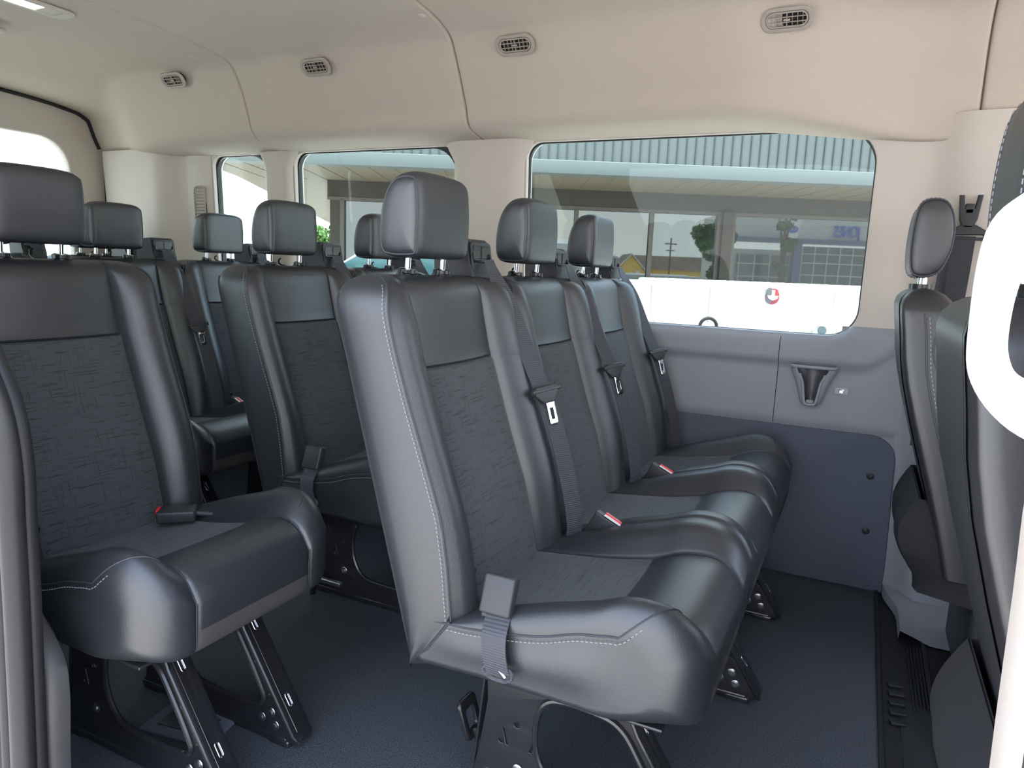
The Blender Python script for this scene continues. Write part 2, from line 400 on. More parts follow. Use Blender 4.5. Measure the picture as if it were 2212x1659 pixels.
def cushion_seam(endn, endp, sg):
    """welt and stitches along the top edge of an end place, wrapping round the front corner"""
    mb = MB(); T, B = cushion_chains(sg * HW, endn, endp)
    P1 = [(x, sg * (HW + .001), z) for x, z in T[:25]]; P2 = [(x, sg * (HW + .0045), z - .009) for x, z in T[4:25]]
    for a in (84, 77, 70, 62, 54, 46, 38, 30, 22, 14, 6):
        s = .154 + .075 * math.sin(math.radians(a)); T2, _ = cushion_chains(sg * s, endn, endp); fi = 24 + 1.0 * (1 - math.sin(math.radians(a))); i = int(fi); x, z = [lerp(p, q, fi - i) for p, q in zip(T2[i], T2[i + 1])]
        P1.append((x + .001, sg * (s + .0005), z)); P2.append((x + .004, sg * (s + .003), z - .010))
    mb.tube(P1, .0016, 6, 0); stitches(mb, P2, mi=1); return sh(mb)
def cushion_welt(endn, endp, sg):
    mb = MB(); T, B = cushion_chains(sg * .135, endn, endp)
    P = [(x + .0012, sg * .135, z + .0012) for x, z in T[22:]] + [(x + .0012, sg * .135, z) for x, z in B[::-1][:12]]
    mb.tube(P, .0013, 6, 0); return sh(mb)
HRP = [(-.725, 1.119), (-.732, 1.132), (-.752, 1.1365), (-.776, 1.131), (-.794, 1.112), (-.807, 1.078), (-.812, 1.038), (-.8105, 1.005), (-.802, .986), (-.780, .980), (-.748, .980), (-.730, .983), (-.7235, .994), (-.7215, 1.02), (-.7205, 1.055), (-.722, 1.09)]
def headrest_mesh():
    A = .090; base = [(p.x, p.y) for p in catmull([(a, b, 0) for a, b in HRP], 4, True)]; cxx, czz = -.767, 1.056
    def prof(inset, drop=0):
        out = []; n = len(base)
        for i, (x, z) in enumerate(base):
            a = base[(i + 1) % n]; b = base[i - 1]; tx, tz = a[0] - b[0], a[1] - b[1]; l = math.hypot(tx, tz)
            nx, nz_ = tz / l, -tx / l
            if (x - cxx) * nx + (z - czz) * nz_ < 0: nx, nz_ = -nx, -nz_
            out.append((x - nx * inset, z - nz_ * inset - drop * max(0, (z - 1.05) / .08)))
        return out
    rows = []; ys = [-A, -.0885, -.085, -.078, -.068, -.05, -.02, .02, .05, .068, .078, .085, .0885, A]
    for y in ys:
        s = abs(y); r = .022
        ins = .006 * (1 - math.sqrt(max(0, 1 - max(0, (s - (A - r)) / r) ** 2))); rows.append([(x, y, z) for x, z in prof(ins, .007 * (s / A) ** 4)])
    mb = MB(); mb.grid(rows, 0, closed=True)
    for sg in (-1, 1):
        R_ = [rows[0] if sg < 0 else rows[-1]]; c0 = R_[0]
        for k, (f, b) in enumerate(((.975, .0022), (.94, .0042), (.88, .0062), (.80, .0078), (.68, .0092), (.52, .0102), (.34, .0108), (.16, .0110), (.01, .0111))):
            R_.append([(cxx + (p[0] - cxx) * f, sg * (A + b), czz + (p[2] - czz) * f) for p in c0])
        mb.grid(R_, 0, closed=True); mb.add(R_[-1], [tuple(range(len(R_[-1])))])
    return sh(mb), [rows[0], rows[-1]]
HR_MB, HR_RINGS = headrest_mesh()
def headrest_trim(k):
    mb = MB(); ring = HR_RINGS[k]; mb.tube(ring, .0019, 6, 0, closed=True)
    sg = -1 if ring[0][1] < 0 else 1
    q = [(-.767 + (p[0] + .767) * 1.020, p[1] - sg * .0080, 1.056 + (p[2] - 1.056) * 1.016) for p in ring]
    stitches(mb, q + q[:1], mi=1, L=.0042, gap=.003, r=.0008)
    return sh(mb)
def smooth_box_profile(w, h, r): return rrect(-w / 2, w / 2, -h / 2, h / 2, r, 5)

def tower_parts():
    body = MB()
    # side outline in (x, z), swept across y
    out = [(-.742, .925), (-.744, .955), (-.752, .975), (-.757, 1.00), (-.760, 1.020), (-.768, 1.026), (-.80, 1.024), (-.835, 1.012), (-.842, .99), (-.838, .90), (-.83, .86), (-.78, .86), (-.745, .88)]
    y0, y1 = .146, .243
    rows = []
    for y, i in ((y0, .004), (y0 + .003, .001), (y0 + .008, 0), (y1 - .008, 0), (y1 - .003, .001), (y1, .004)):
        rows.append([(-.79 + (x + .79) * (1 - i * 8), y, .95 + (z - .95) * (1 - i * 8)) for x, z in out])
    body.grid(rows, 0, closed=True); body.add(rows[0], [tuple(range(len(out)))]); body.add(rows[-1], [tuple(range(len(out)))[::-1]])
    face = MB()
    def fn(u, v, w): return (-.752 - (v - .97) * .16 + w + .001, u, v)
    face.v = []; join(face, plate(rrect(y0 + .004, y1 - .004, .955, 1.020, .010), [rrect(y0 + .013, y1 - .013, .985, 1.012, .006)], .005, .0012, fn), 0)
    join(face, plate([(.158, .988), (.163, .984), (.222, .984), (.228, .988), (.228, .996), (.232, .996), (.2315, .982), (.224, .977), (.160, .977), (.1535, .982), (.153, .998), (.158, .998)], [], .006, .001, lambda u, v, w: fn(u, v, w + .002)), 1)
    face.box((-.752, .194, .999), (.002, .070, .026), 1)
    face.box((-.7505, .194, .999), (.002, .0012, .026), 0)
    face.tube([fn(u, v, .002) for u, v in rrect(.170, .205, .926, .952, .008, 4)], .0008, 5, 1, closed=True)
    return sh(body), sh(face)
BP = [(-.741, .187, .984), (-.736, .188, .965), (-.722, .190, .935), (-.700, .193, .895), (-.671, .196, .829), (-.646, .199, .771), (-.613, .202, .704), (-.594, .203, .665), (-.568, .204, .597), (-.541, .205, .509), (-.524, .206, .44), (-.520, .206, .405)]
def belt_parts():
    b = MB(); P = catmull(BP, 4); P = [p + Vector((.012 + .010 * math.sin(PI * i / len(P)), 0, 0)) for i, p in enumerate(P)]
    ws = [Vector((.50 * sstep(0, 14, i), .86, .10 * sstep(0, 14, i))) for i in range(len(P))]
    ribbon(b, P, ws, .042)
    t = MB(); c = Vector((-.594, .202, .707)); ax = Vector((.28, .0, -.96)).normalized(); wd = Vector((.50, .86, .10)); wd = (wd - ax * wd.dot(ax)).normalized(); n = wd.cross(ax); n = n if n.x > 0 else -n
    c = c + n * .007
    f = lambda u, v, w: tuple(c + wd * u - ax * v + n * w)
    join(t, plate([(-.032, .010), (-.029, -.004), (-.014, -.022), (.014, -.022), (.029, -.004), (.032, .010), (.024, .015), (-.024, .015)], [], .010, .003, f), 0)
    t.tube([f(-.036, .006, .005), f(.036, .006, .005)], .0065, 8, 0)
    t2 = MB(); f2 = lambda u, v, w: tuple(c + wd * (u + .004) - ax * v + n * (w + .004))
    join(t2, plate([(-.011, -.018), (-.010, -.030), (-.0105, -.066), (-.006, -.071), (.006, -.071), (.0105, -.066), (.010, -.030), (.011, -.018)], [rrect(-.0045, .0045, -.058, -.034, .001, 2)], .0024, .0005, f2), 0)
    return sh(b), sh(t), sh(t2)

def post_mb(y):
    p = MB(); p.tube([(-.768, y, .93), (-.764, y, 1.0)], .0056, 14, 0); return sh(p)
def collar_mb(y):
    c = MB(); c.tube([(-.768, y, .944), (-.7675, y, .9505), (-.7675, y, .951), (-.7675, y, .9585), (-.7672, y, .9605)], [.0205, .0205, .018, .018, .013], 20, 0)
    if y < 0: c.box((-.757, -.080, .9535), (.012, .010, .006), 0, bev=.002)
    return sh(c)
def hook_mb():
    c = MB(); c.tube([(-.80, .036, .947), (-.812, .030, .949), (-.820, .026, .956), (-.818, .026, .966), (-.812, .028, .969)], .0026, 6, 0); return sh(c)

def leg_mb():
    """pressed steel leg: plate with big window, rolled flange in front, rail below"""
    mb = MB()
    out = [(-.535, .292), (-.530, .20), (-.545, .10), (-.560, .030), (-.575, .012), (-.124, .012), (-.118, .020), (-.128, .035), (-.252, .225), (-.290, .285), (-.300, .292)]
    hole = [(p.x, p.y) for p in catmull([(-.432, .19, 0), (-.418, .228, 0), (-.385, .243, 0), (-.315, .241, 0), (-.282, .228, 0), (-.256, .195, 0), (-.208, .112, 0), (-.203, .085, 0), (-.235, .072, 0), (-.36, .073, 0), (-.405, .090, 0), (-.430, .135, 0)], 5, True)]
    f = lambda u, v, w: (u, w - .002, v)
    h2 = [[(cx_ + r * math.cos(a * PI / 4), cz_ + r * math.sin(a * PI / 4)) for a in range(8)] for cx_, cz_, r in ((-.222, .165, .005), (-.185, .105, .005), (-.47, .17, .006), (-.50, .13, .005))]
    h2 += [[(-.490 + a, .125 + b) for a, b in ((0, 0), (.004, 0), (-.004, .032), (-.008, .032))], [(-.445 + a, .125 + b) for a, b in ((0, 0), (.005, 0), (.013, .026), (.008, .026))]]
    join(mb, plate(out, [hole] + h2, .004, .001, f), 0)
    mb.tube([(x, -.004, z) for x, z in hole], .0055, 8, 0, closed=True)
    # front flange (faces forward) with slots
    a = Vector((-.293, 0, .290)); b = Vector((-.116, 0, .016)); d = (b - a); L = d.length; ax = d.normalized(); nn = Vector((ax.z * -1, 0, ax.x)); nn = nn if nn.x > 0 else -nn
    ff = lambda u, v, w: tuple(a + ax * v + Vector((0, 1, 0)) * u + nn * (w - .002))
    slot = lambda v0: rrect(.016, .027, v0, v0 + .030, .0054, 4)
    join(mb, plate(rrect(-.002, .044, .0, L, .006), [slot(.060), slot(.228)], .004, .001, ff), 0)
    mb.tube([ff(-.002, .0, .002), ff(-.002, .04, .004), ff(-.003, .075, .0), ff(-.003, L - .015, 0), ff(.004, L, 0)], .0045, 8, 0)
    mb.tube([ff(.009, .03, .002), ff(.009, L - .02, .003)], .0022, 6, 0)
    # rear upright flange and bottom rail
    join(mb, plate([(-.003, .292), (-.003, .03), (.040, .03), (.040, .292)], [], .004, .001, lambda u, v, w: (interp(v, [(.03, -.560), (.1, -.545), (.2, -.530), (.3, -.535)]) + w, u, v)), 0)
    mb.box((-.36, .016, .010), (.43, .040, .016), 0, bev=.004)
    # latch feet that hook in the floor
    mb.box((-.165, .018, .003), (.055, .046, .022), 0, bev=.006); mb.box((-.545, .018, .003), (.05, .046, .022), 0, bev=.006)
    return sh(mb)
def bolt_mb(x, z):
    mb = MB(); mb.dome((x, -.004, z), (0, -1, 0), .0105, .0022, n=20); mb.tube([(x, -.0055, z), (x, -.0085, z)], .0055, 6); return sh(mb)
def stud_mb():
    mb = MB(); mb.tube([(-.305, .0, .262), (-.305, -.035, .262)], .005, 10); mb.tube([(-.305, -.012, .262), (-.305, -.02, .262)], .0095, 6); return sh(mb)
def slot_mb(v0):
    mb = MB(); a = Vector((-.293, 0, .290)); b = Vector((-.116, 0, .016)); ax = (b - a).normalized(); nn = Vector((-ax.z, 0, ax.x)); nn = nn if nn.x > 0 else -nn
    g = lambda u, v, w: tuple(a + ax * v + Vector((0, 1, 0)) * u + nn * w)
    if True:
        mb.tube([g(*q, .0025) for q in [(u, v) for u, v in rrect(.017, .026, v0 + .001, v0 + .029, .0045, 4)]], .0010, 5, closed=True)
        mb.box(g(.0215, v0 + .015, .0004), (.002, .007, .024), rot=Matrix.Rotation(math.atan2(ax.x, ax.z), 3, 'Y'))
    return sh(mb)
def buckle_parts(kind):
    """kind 'side': black buckle on strap over the cushion edge; 'gap': buckle poking up between two places; 'aisle': red button showing"""
    body = MB(); red = MB(); strap = MB(); bolt = MB()
    if kind == 'side':
        R_ = Matrix.Rotation(math.radians(-20), 3, 'X')
        body.box((-.478, -.206, .445), (.056, .022, .064), 0, rot=R_, bev=.005)
        body.box((-.478, -.214, .412), (.050, .016, .010), 0, rot=R_, bev=.003)
        red.box((-.478, -.1945, .452), (.036, .003, .016), 0, rot=R_, bev=.001)
        ribbon(strap, catmull([(-.474, -.208, .425), (-.470, -.226, .413), (-.466, -.2445, .396), (-.462, -.251, .372), (-.457, -.2515, .350), (-.452, -.249, .335)], 4), (1, 0, -.06), .042, .003)
        strap.tube([(-.455 + .026 * math.cos(a * PI / 10), -.2485, .338 + .013 * math.sin(a * PI / 10)) for a in range(20)], .0035, 6, closed=True)
        bolt.tube([(-.452, -.249, .343), (-.440, -.251, .334)], .0035, 6)
    elif kind == 'gap':
        R_ = Matrix.Rotation(math.radians(25), 3, 'Y')
        body.box((-.455, -.218, .420), (.060, .022, .055), 0, rot=R_, bev=.004)
        body.box((-.432, -.2185, .443), (.040, .019, .0030), 1, rot=R_, bev=.0005)
        red.box((-.431, -.2185, .4455), (.040, .006, .0030), 0, rot=R_, bev=.0005)
        ribbon(strap, [(-.47, -.218, .40), (-.50, -.218, .385), (-.56, -.218, .385)], (0, 1, 0), .02, .003)
    else:
        R_ = Matrix.Rotation(math.radians(-47), 3, 'Z')
        c = Vector((-.488, .105, .412)); q = lambda x, y, z: c + R_ @ Vector((x, y, z))
        body.box(c, (.052, .078, .026), 0, rot=R_, bev=.005)
        red.box(q(-.006, -.036, .004), (.034, .012, .018), 0, rot=R_, bev=.003)
        body.box(q(-.0, -.0385, -.008), (.024, .006, .004), 1, rot=R_, bev=.001)
        strap.tube([q(0, .036, 0), q(.004, .06, -.002), q(.0, .085, -.008), q(-.03, .12, -.02)], .005, 8)
    return sh(body), sh(red), sh(strap), sh(bolt)

ME = {}
def mesh(key, fn, mats, ang=40):
    if key not in ME:
        ME[key] = mesh_from(fn(), key.split('|')[0], mats, ang)
    return ME[key]
def seat_unit(root, yc, endn, endp, tower=True, buckle='side', detail=True):
    o = link('seat_cushion', mesh('seat_cushion|%d%d' % (endn, endp), lambda: cushion_mesh(endn, endp), [LEATHER, FABRIC, FABRIC2], 100), root, (0, yc, 0))
    for sg, e in ((-1, endn), (1, endp)):
        if e: link('cushion_seam', mesh('cushion_seam|%d%d%d' % (endn, endp, sg), lambda: cushion_seam(endn, endp, sg), [PIPING, STITCH]), o)
        link('cushion_welt', mesh('cushion_welt|%d%d%d' % (endn, endp, sg), lambda: cushion_welt(endn, endp, sg), [PIPING]), o)
    o = link('backrest', mesh('backrest', backrest_mesh, [LEATHER, FABRIC, BACKCARPET], 50), root, (0, yc, 0))
    for sg in (-1, 1): link('side_seam', mesh('side_seam|%d' % sg, lambda: backrest_trim(sg), [PIPING, STITCH, BACKCARPET]), o)
    if detail:
        def caps():
            m = MB(); m.dome((-.560, -.147, .445), (1, 0, .2), .008, .005); return sh(m)
        link('recliner_cap', mesh('recliner_cap', caps, [PLASTIC_G]), o)
    o = link('headrest', mesh('headrest', lambda: HR_MB, [LEATHER], 50), root, (0, yc, 0))
    for k in (0, 1): link('headrest_piping', mesh('headrest_piping|%d' % k, lambda: headrest_trim(k), [PIPING, STITCH]), o)
    for y in (-.061, .061):
        link('headrest_post', mesh('headrest_post|%.3f' % y, lambda: post_mb(y), [CHROME]), o); link('headrest_collar', mesh('headrest_collar|%.3f' % y, lambda: collar_mb(y), [PLASTIC_G]), o)
    link('bag_hook', mesh('bag_hook', hook_mb, [PLASTIC_G]), o)
    if tower:
        o = link('belt_tower', mesh('belt_tower', lambda: tower_parts()[0], [PLASTIC], 35), root, (0, yc, 0))
        link('belt_guide', mesh('belt_guide', lambda: tower_parts()[1], [PLASTIC, PLASTIC_G], 35), o)
        o = link('seat_belt', mesh('seat_belt', lambda: belt_parts()[0], [WEB]), root, (0, yc, 0))
        link('belt_tongue', mesh('belt_tongue', lambda: belt_parts()[1], [PLASTIC]), o)
        tg = link('tongue_blade', mesh('tongue_blade', lambda: belt_parts()[2], [CHROME]), o); tg['label'] = 'bright chrome blade of the belt tongue'
    if buckle:
        b, r, s, x = ('buckle|', 'buckle_button|', 'buckle_strap|', 'strap_bolt|')
        o = link('buckle', mesh(b + buckle, lambda: buckle_parts(buckle)[0], [PLASTIC, WHITEL]), root, (0, yc, 0))
        q = link('buckle_button', mesh(r + buckle, lambda: buckle_parts(buckle)[1], [RED]), o); q['label'] = 'red release button'
        link('buckle_strap', mesh(s + buckle, lambda: buckle_parts(buckle)[2], [WEB]), o)
        if buckle == 'side': link('strap_bolt', mesh(x + buckle, lambda: buckle_parts(buckle)[3], [BOLT]), o)
def leg(root, y, stud=False):
    o = link('leg', mesh('leg', leg_mb, [STEEL], 40), root, (0, y, 0))
    
    if stud: link('threaded_stud', mesh('threaded_stud', stud_mb, [BOLT]), o)
    for x, z in ((-.465, .085), (-.182, .066), (-.208, .048), (-.172, .040)): link('bolt', mesh('bolt|%.3f%.3f' % (x, z), lambda: bolt_mb(x, z), [BOLT]), o)
    for v0 in (.060, .228): link('slot_edge', mesh('slot_edge|%.3f' % v0, lambda: slot_mb(v0), [EDGE]), o)
def pan(root, y0, y1):
    m = MB(); m.tube([(-.50, y0 + .07, .290), (-.50, y1 - .07, .290)], .012, 12); m.tube([(-.30, y0 + .09, .294), (-.30, y1 - .09, .294)], .012, 12)
    m.box((-.37, (y0 + y1) / 2, .295), (.34, y1 - y0 - .05, .006), bev=.002); sh(m); build('under_frame', m, STEEL, root)
def release_handle(root, y):
    m = MB(); m.tube([(-.560, y, .0), (-.548, y, .06), (-.552, y, .11), (-.560, y, .13)], .008, 8)
    join(m, plate(rrect(-.028, .028, .0, .075, .012, 4), [rrect(-.014, .014, .016, .055, .006, 3)], .010, .003, lambda u, v, w: (-.556 - .30 * v - w * .9, y + u, .112 + v * .95 - w * .2)))
    o = build('release_handle', sh(m), PLASTIC_G, root); o['label'] = 'glossy black release loop behind the leg'
    m = MB(); m.box((-.531, y - .006, .088), (.012, .004, .014), 0, bev=.002); sh(m); o = build('red_indicator', m, RED, root); o['label'] = 'small red latch indicator'
    m = MB(); m.box((-.49, y - .008, .058), (.085, .016, .014), 0, bev=.004); sh(m); o = build('latch_plate', m, BOLT, root); o['label'] = 'shiny bare steel latch plate'

PITCH = .80
def row(dx, places, legs, buckles, tower, name, label, cat, group, handle=None):
    root = empty(name, (dx - OX, 0, 0)); tag(root, label, cat, group)
    n = len(places)
    for i, y in enumerate(places):
        seat_unit(root, y, i == 0, i == n - 1, tower, buckles[i])
    for y in legs: leg(root, y, n == 1)
    pan(root, places[0] - HW, places[-1] + HW)
    if handle is not None: release_handle(root, handle)
    return root
row(0, [1.175, 1.635, 2.095], [1.045, 1.60, 2.045], ['side', 'gap', 'gap'], True, 'bench_seat', 'three-place black leather bench seat filling the middle of the picture, nearest the front seats', 'seat', 'rear bench seats', handle=1.055)
row(-PITCH, [1.637, 2.10], [1.545, 2.03], ['side', 'gap'], True, 'bench_seat', 'two-place black leather bench directly behind the three-place bench', 'seat', 'rear bench seats', handle=1.515)
row(-2 * PITCH, [1.641, 2.10], [1.545, 2.03], ['side', 'gap'], True, 'bench_seat', 'two-place black leather bench second behind the three-place bench, by the small side window', 'seat', 'rear bench seats', handle=1.515)
row(-3 * PITCH, [.72, 1.18, 1.64, 2.105], [.65, 1.2, 1.7, 2.1], ['gap', 'gap', 'gap', 'gap'], True, 'bench_seat', 'rearmost four-place black bench seat in front of the rear door', 'seat', 'rear bench seats')
row(-PITCH, [.907], [.800, .975], ['aisle'], False, 'single_seat', 'single black leather seat at the left edge of the picture, red buckle button showing', 'seat', 'single seats on the door side')

# ================================================================== FRONT SEATS
def front_seat(name, label, cx_, yn, yf, hr):
    root = empty(name, (cx_, (yn + yf) / 2, 0)); tag(root, label, 'seat', 'front seats')
    hw = (yf - yn) / 2
    # backrest: rows along height, loop around
    XRt = [(.30, .145), (.45, .105), (.60, .058), (.70, .028), (.775, .010), (.86, .000), (.94, -.012)]
    def loop(z):
        xr = interp(z, XRt); u = max(0, (z - .905) / .055); k = math.sqrt(max(0, 1 - u ** 2.4)); wt = hw * (1 - .10 * sstep(.6, .96, z)) * (1 if u == 0 else (1 - .35 * u * u))
        D = .155 - .045 * sstep(.6, .96, z); c = xr + D / 2; out = []
        pts = [(-1, -.74), (-1, .74), (-.93, .93), (-.78, 1), (0, 1.0), (.6, 1.0), (.9, .97), (1.08, .84), (1.04, .6), (.84, .45), (.80, 0)]
        full = pts + [(a, -b) for a, b in pts[::-1][1:] if abs(b) < .999 or True][:-1]
        for a, b in full: out.append((c + a * D / 2 * k, b * wt, z))
        return out
    mb = MB(); zs = [.30, .36, .42, .5, .58, .66, .74, .80, .85, .885, .905, .92, .935, .947, .955, .960]
    rows = [loop(z) for z in zs]; rr = [[(p.x, p.y, p.z) for p in catmull(r, 3, True)] for r in rows]
    mb.grid(rr, 0, closed=True); mb.add(rr[0], [tuple(range(len(rr[0])))])
    b = build('backrest', mb, [LEATHER2], root, 60)
    for sg in (-1, 1):
        tr = MB(); P = [(interp(z, XRt) + .052, sg * (hw * (1 - .10 * sstep(.6, .96, z)) + .0015), z) for z in [.31 + .022 * i for i in range(28)]]
        tr.tube(P, .0022, 6, 0); stitches(tr, [(p[0] + .008, p[1] + sg * .001, p[2]) for p in P], L=.006, gap=.004, r=.0014, mi=1)
        # raised kidney-shaped side pad outline
        q = catmull([(interp(.66, XRt) + .100, sg * (hw + .001), .66), (interp(.80, XRt) + .068, sg * (hw * .94 + .001), .80), (interp(.865, XRt) + .078, sg * (hw * .925 + .001), .868), (interp(.88, XRt) + .11, sg * (hw * .92), .882)], 5)
        tr.tube(q, .0022, 6, 0); build('backrest_piping', tr, [PIPING, STITCH], b)
    # headrest
    hx, z0, z1, hh = hr; h = MB(); c = (hx, (z0 + z1) / 2)
    prof = catmull([(-.036, .62, 0), (-.040, 0, 0), (-.038, -.6, 0), (-.028, -.95, 0), (0, -1.0, 0), (.026, -.85, 0), (.042, -.42, 0), (.047, .12, 0), (.040, .62, 0), (.022, .94, 0), (-.006, 1.0, 0), (-.027, .90, 0)], 4, True)
    R_ = []
    for y, k in ((-1.03, .04), (-1.02, .6), (-1.0, .88), (-.965, .965), (-.90, 1), (-.4, 1), (.4, 1), (.90, 1), (.965, .965), (1.0, .88), (1.02, .6), (1.03, .04)):
        R_.append([(c[0] + p.x * k, y * hh, c[1] + p.y * (z1 - z0) / 2 * k) for p in prof])
    h.grid(R_, 0, closed=True); h.add(R_[0], [tuple(range(len(R_[0])))]); h.add(R_[-1], [tuple(range(len(R_[0])))]); ho = build('headrest', h, [LEATHER2], root, 60)
    for i in (3, 8):
        hp = MB(); hp.tube(R_[i], .0024, 6, 0, closed=True)
        sg = -1 if i == 3 else 1; q = [(p[0], p[1] - sg * .012, p[2]) for p in [(c[0] + p.x * 1.02, sg * .95 * hh, c[1] + p.y * (z1 - z0) / 2 * 1.012) for p in prof]]
        stitches(hp, q + q[:1], L=.0055, gap=.0035, r=.0010, mi=1); build('headrest_piping', hp, [PIPING, STITCH], ho)
    for y in (-.06, .06):
        m = MB(); k = MB(); m.tube([(hx, y, z0 - .06), (hx, y, z0 + .02)], .007, 12); k.tube([(hx - .004, y, z0 - .032), (hx - .004, y, z0 - .016)], .022, 16); build('headrest_post', m, CHROME, ho); build('headrest_collar', k, PLASTIC_G, ho)
    # cushion and pedestal
    m = MB(); C_ = []
    for y, ins in ((-1, .02), (-.97, .006), (-.90, 0), (.90, 0), (.97, .006), (1, .02)):
        C_.append([(x, y * hw, z) for x, z in [(.17, .43 - ins), (.24, .425 - ins), (.45, .45 - ins), (.60, .47 - ins), (.66 - ins, .44), (.665 - ins, .38), (.62, .33 + ins), (.17, .33 + ins)]])
    m.grid(C_, 0, closed=True); m.add(C_[0], [tuple(range(8))]); m.add(C_[-1], [tuple(range(8))[::-1]]); build('seat_cushion', m, LEATHER2, root, 50)
    m = MB(); m.box((.42, 0, .165), (.40, hw * 1.6, .33), bev=.02); build('pedestal', m, PLASTIC, root)
    # loose cloth skirt hanging from the back of the seat
    m = MB(); rows = []
    for i in range(15):
        t = i / 14; z = lerp(.47, .235, t); r = []
        for j in range(21):
            v = j / 20 * 2 - 1; y = v * hw * 1.0; fold = .012 * math.sin(v * 9 + t * 4) * t
            x = .085 - .045 * math.sin(PI * min(1, t * 1.15)) + .02 * t + fold * .6 + .14 * max(0, abs(v) - .82) / .18
            r.append((x, y, z + .006 * math.sin(v * 6) * t))
        rows.append(r)
    m.grid(rows, 0)
    m.grid([[(p[0] + .004, p[1], p[2]) for p in r] for r in rows], 0)
    m.grid([rows[-1], [(p[0] + .004, p[1], p[2]) for p in rows[-1]]], 0)
    o = build('cloth_skirt', m, [BACKCARPET], root, 60); o['label'] = 'dark carpet cloth hanging loosely below the backrest'
    return root
front_seat('front_seat', 'black leather driver seat with piped headrest, further front seat beside the beige pillar', .083, 1.83, 2.27, (.043, .985, 1.168, .105))
front_seat('front_seat', 'black leather front passenger seat, nearest seat at the right edge behind the white grab handle', .101, .77, 1.19, (.070, .990, 1.197, .115))

# ================================================================== VAN SHELL
LEAN = lambda z: 2.43 - .045 * max(0, z - .80)
def wallfn(y0=0.0): return lambda u, v, w: (u, LEAN(v) + y0 + w, v)
W1 = (-1.145, -.008); W2 = (-2.245, -1.450); W3 = (-2.735, -2.405); WZ = (.797, 1.416)
WR = .085
def wcurve(x):
    """top edge of the dark middle trim: follows the window bottoms, with rounded corners"""
    zb = .832
    for a, b in (W1, W2, W3):
        if a < x < b:
            d = min(x - a, b - x); r = .085
            z = WZ[0] + (r - math.sqrt(max(0, r * r - (r - d) ** 2))) if d < r else WZ[0]
            return min(zb, z)
    return zb
# upper trim, three windows cut out
xs0, xs1 = -3.40, .62
outer = [(xs0, .815), (xs1, .815), (xs1, 1.46), (xs0, 1.46)]
holes = [rrect(W1[0], W1[1], WZ[0] - .0, WZ[1], (.085, .105, .055, .05), 12), rrect(W2[0], W2[1], WZ[0], WZ[1], (.06, .055, .055, .06), 10), rrect(W3[0], W3[1], WZ[0], WZ[1], (.05, .05, .05, .05), 10)]
def clip_low(h): return [(x, max(z, .8149)) for x, z in h]
outer2 = [(xs0, .815)]
for a, b in (W3, W2, W1):
    outer2 += [(a + .01, .815)]
mbw = MB()
def upper_panel():
    m = plate([(xs0, .70), (xs1, .70), (xs1, 1.47), (xs0, 1.47)], holes, .022, .004, wallfn(0))
    return m
struct(build('wall_left', upper_panel(), [UPTRIM], None, 35))
# outer body skin with the glass openings, a bit larger
bs = plate([(-3.50, -.02), (1.45, -.02), (1.45, 1.50), (-3.50, 1.50)], [rrect(a - .006, b + .006, WZ[0] - .006, WZ[1] + .006, .07, 8) for a, b in (W1, W2, W3)], .006, 0, wallfn(.055))
struct(build('wall_left_skin', bs, [PAINT], None, 35))
for i, (a, b) in enumerate((W1, W2, W3)):
    root = struct(empty('window_%d' % (i + 1), ((a + b) / 2, 2.43, .8)))
    root.location = (0, 0, 0)
    g = plate(rrect(a - .012, b + .012, WZ[0] - .012, WZ[1] + .012, (.09, .11, .06, .06), 10), [], .004, 0, wallfn(.036))
    build('pane', g, [GLASS], root)
    inner = rrect(a + .004, b - .004, WZ[0] + .003, WZ[1] - .004, (.085, .105, .055, .05), 10); outr = rrect(a - .02, b + .02, WZ[0] - .02, WZ[1] + .02, (.09, .11, .06, .06), 10)
    build('rubber_seal', plate(outr, [inner], .012, .003, wallfn(.022)), [FRIT], root)
# bulged trims that cover the pillars between the windows
def pillar(x0, x1, z0, z1, bul, name, flare=.05, right_flare=True):
    mb = MB(); rows = []
    N = 16
    for k in range(19):
        z = lerp(z0, z1, k / 18); r = []
        top = sstep(z1 - .09, z1 - .005, z)
        for j in range(N + 1):
            t = j / N; e = (1 - abs(2 * t - 1) ** 5)
            x = lerp(x0, x1, t); x += (t - .5) * 2 * flare * top ** 2 * .8
            y = LEAN(z) - .002 - bul * min(1, e * 1.0) * (1 - .0 * top)
            r.append((x, y, z))
        rows.append(r)
    mb.grid(rows, 0); return struct(build(name, mb, [UPTRIM], None, 50))
pillar(W2[1] + .004, W1[0] - .006, .80, 1.425, .034, 'trim_1')
pillar(W3[1] + .004, W2[0] - .006, .80, 1.425, .030, 'trim_2')
# middle trim: grid with a moulded ledge
def mid_y(x, z):
    zg = .712 + .11 * sstep(.0, .16, x) ** 1.5
    up = sstep(zg - .020, zg + .004, z)              # 1 above the ledge
    low = sstep(.50, .52, z)
    y = 2.432 - .030 * up - .010 * low * (1 - up)
    y += .024 * sstep(wcurve(x) - .028, wcurve(x), z)   # rolled in at the window
    return y
mb = MB(); cols = []
x = -3.40; xs = []
for a, b in ((-3.40, W3[0]), W3, (W3[1], W2[0]), W2, (W2[1], W1[0]), W1, (W1[1], .155)):
    n = 30 if b - a > .5 else 16
    for k in range(n):
        t = k / n; t = .5 - .5 * math.cos(PI * t); xs.append(a + (b - a) * t)
xs.append(.155)
for x in xs:
    zt = wcurve(x); zb_ = .500 - (.0 if x < .02 else .0); col = []
    for k in range(27):
        z = lerp(zb_, zt, k / 26); col.append((x, mid_y(x, z), z))
    col.append((x, 2.462, zt + .002)); cols.append(col)
mb.grid(cols, 0); mt = struct(build('trim_3', mb, [LOTRIM], None, 45))
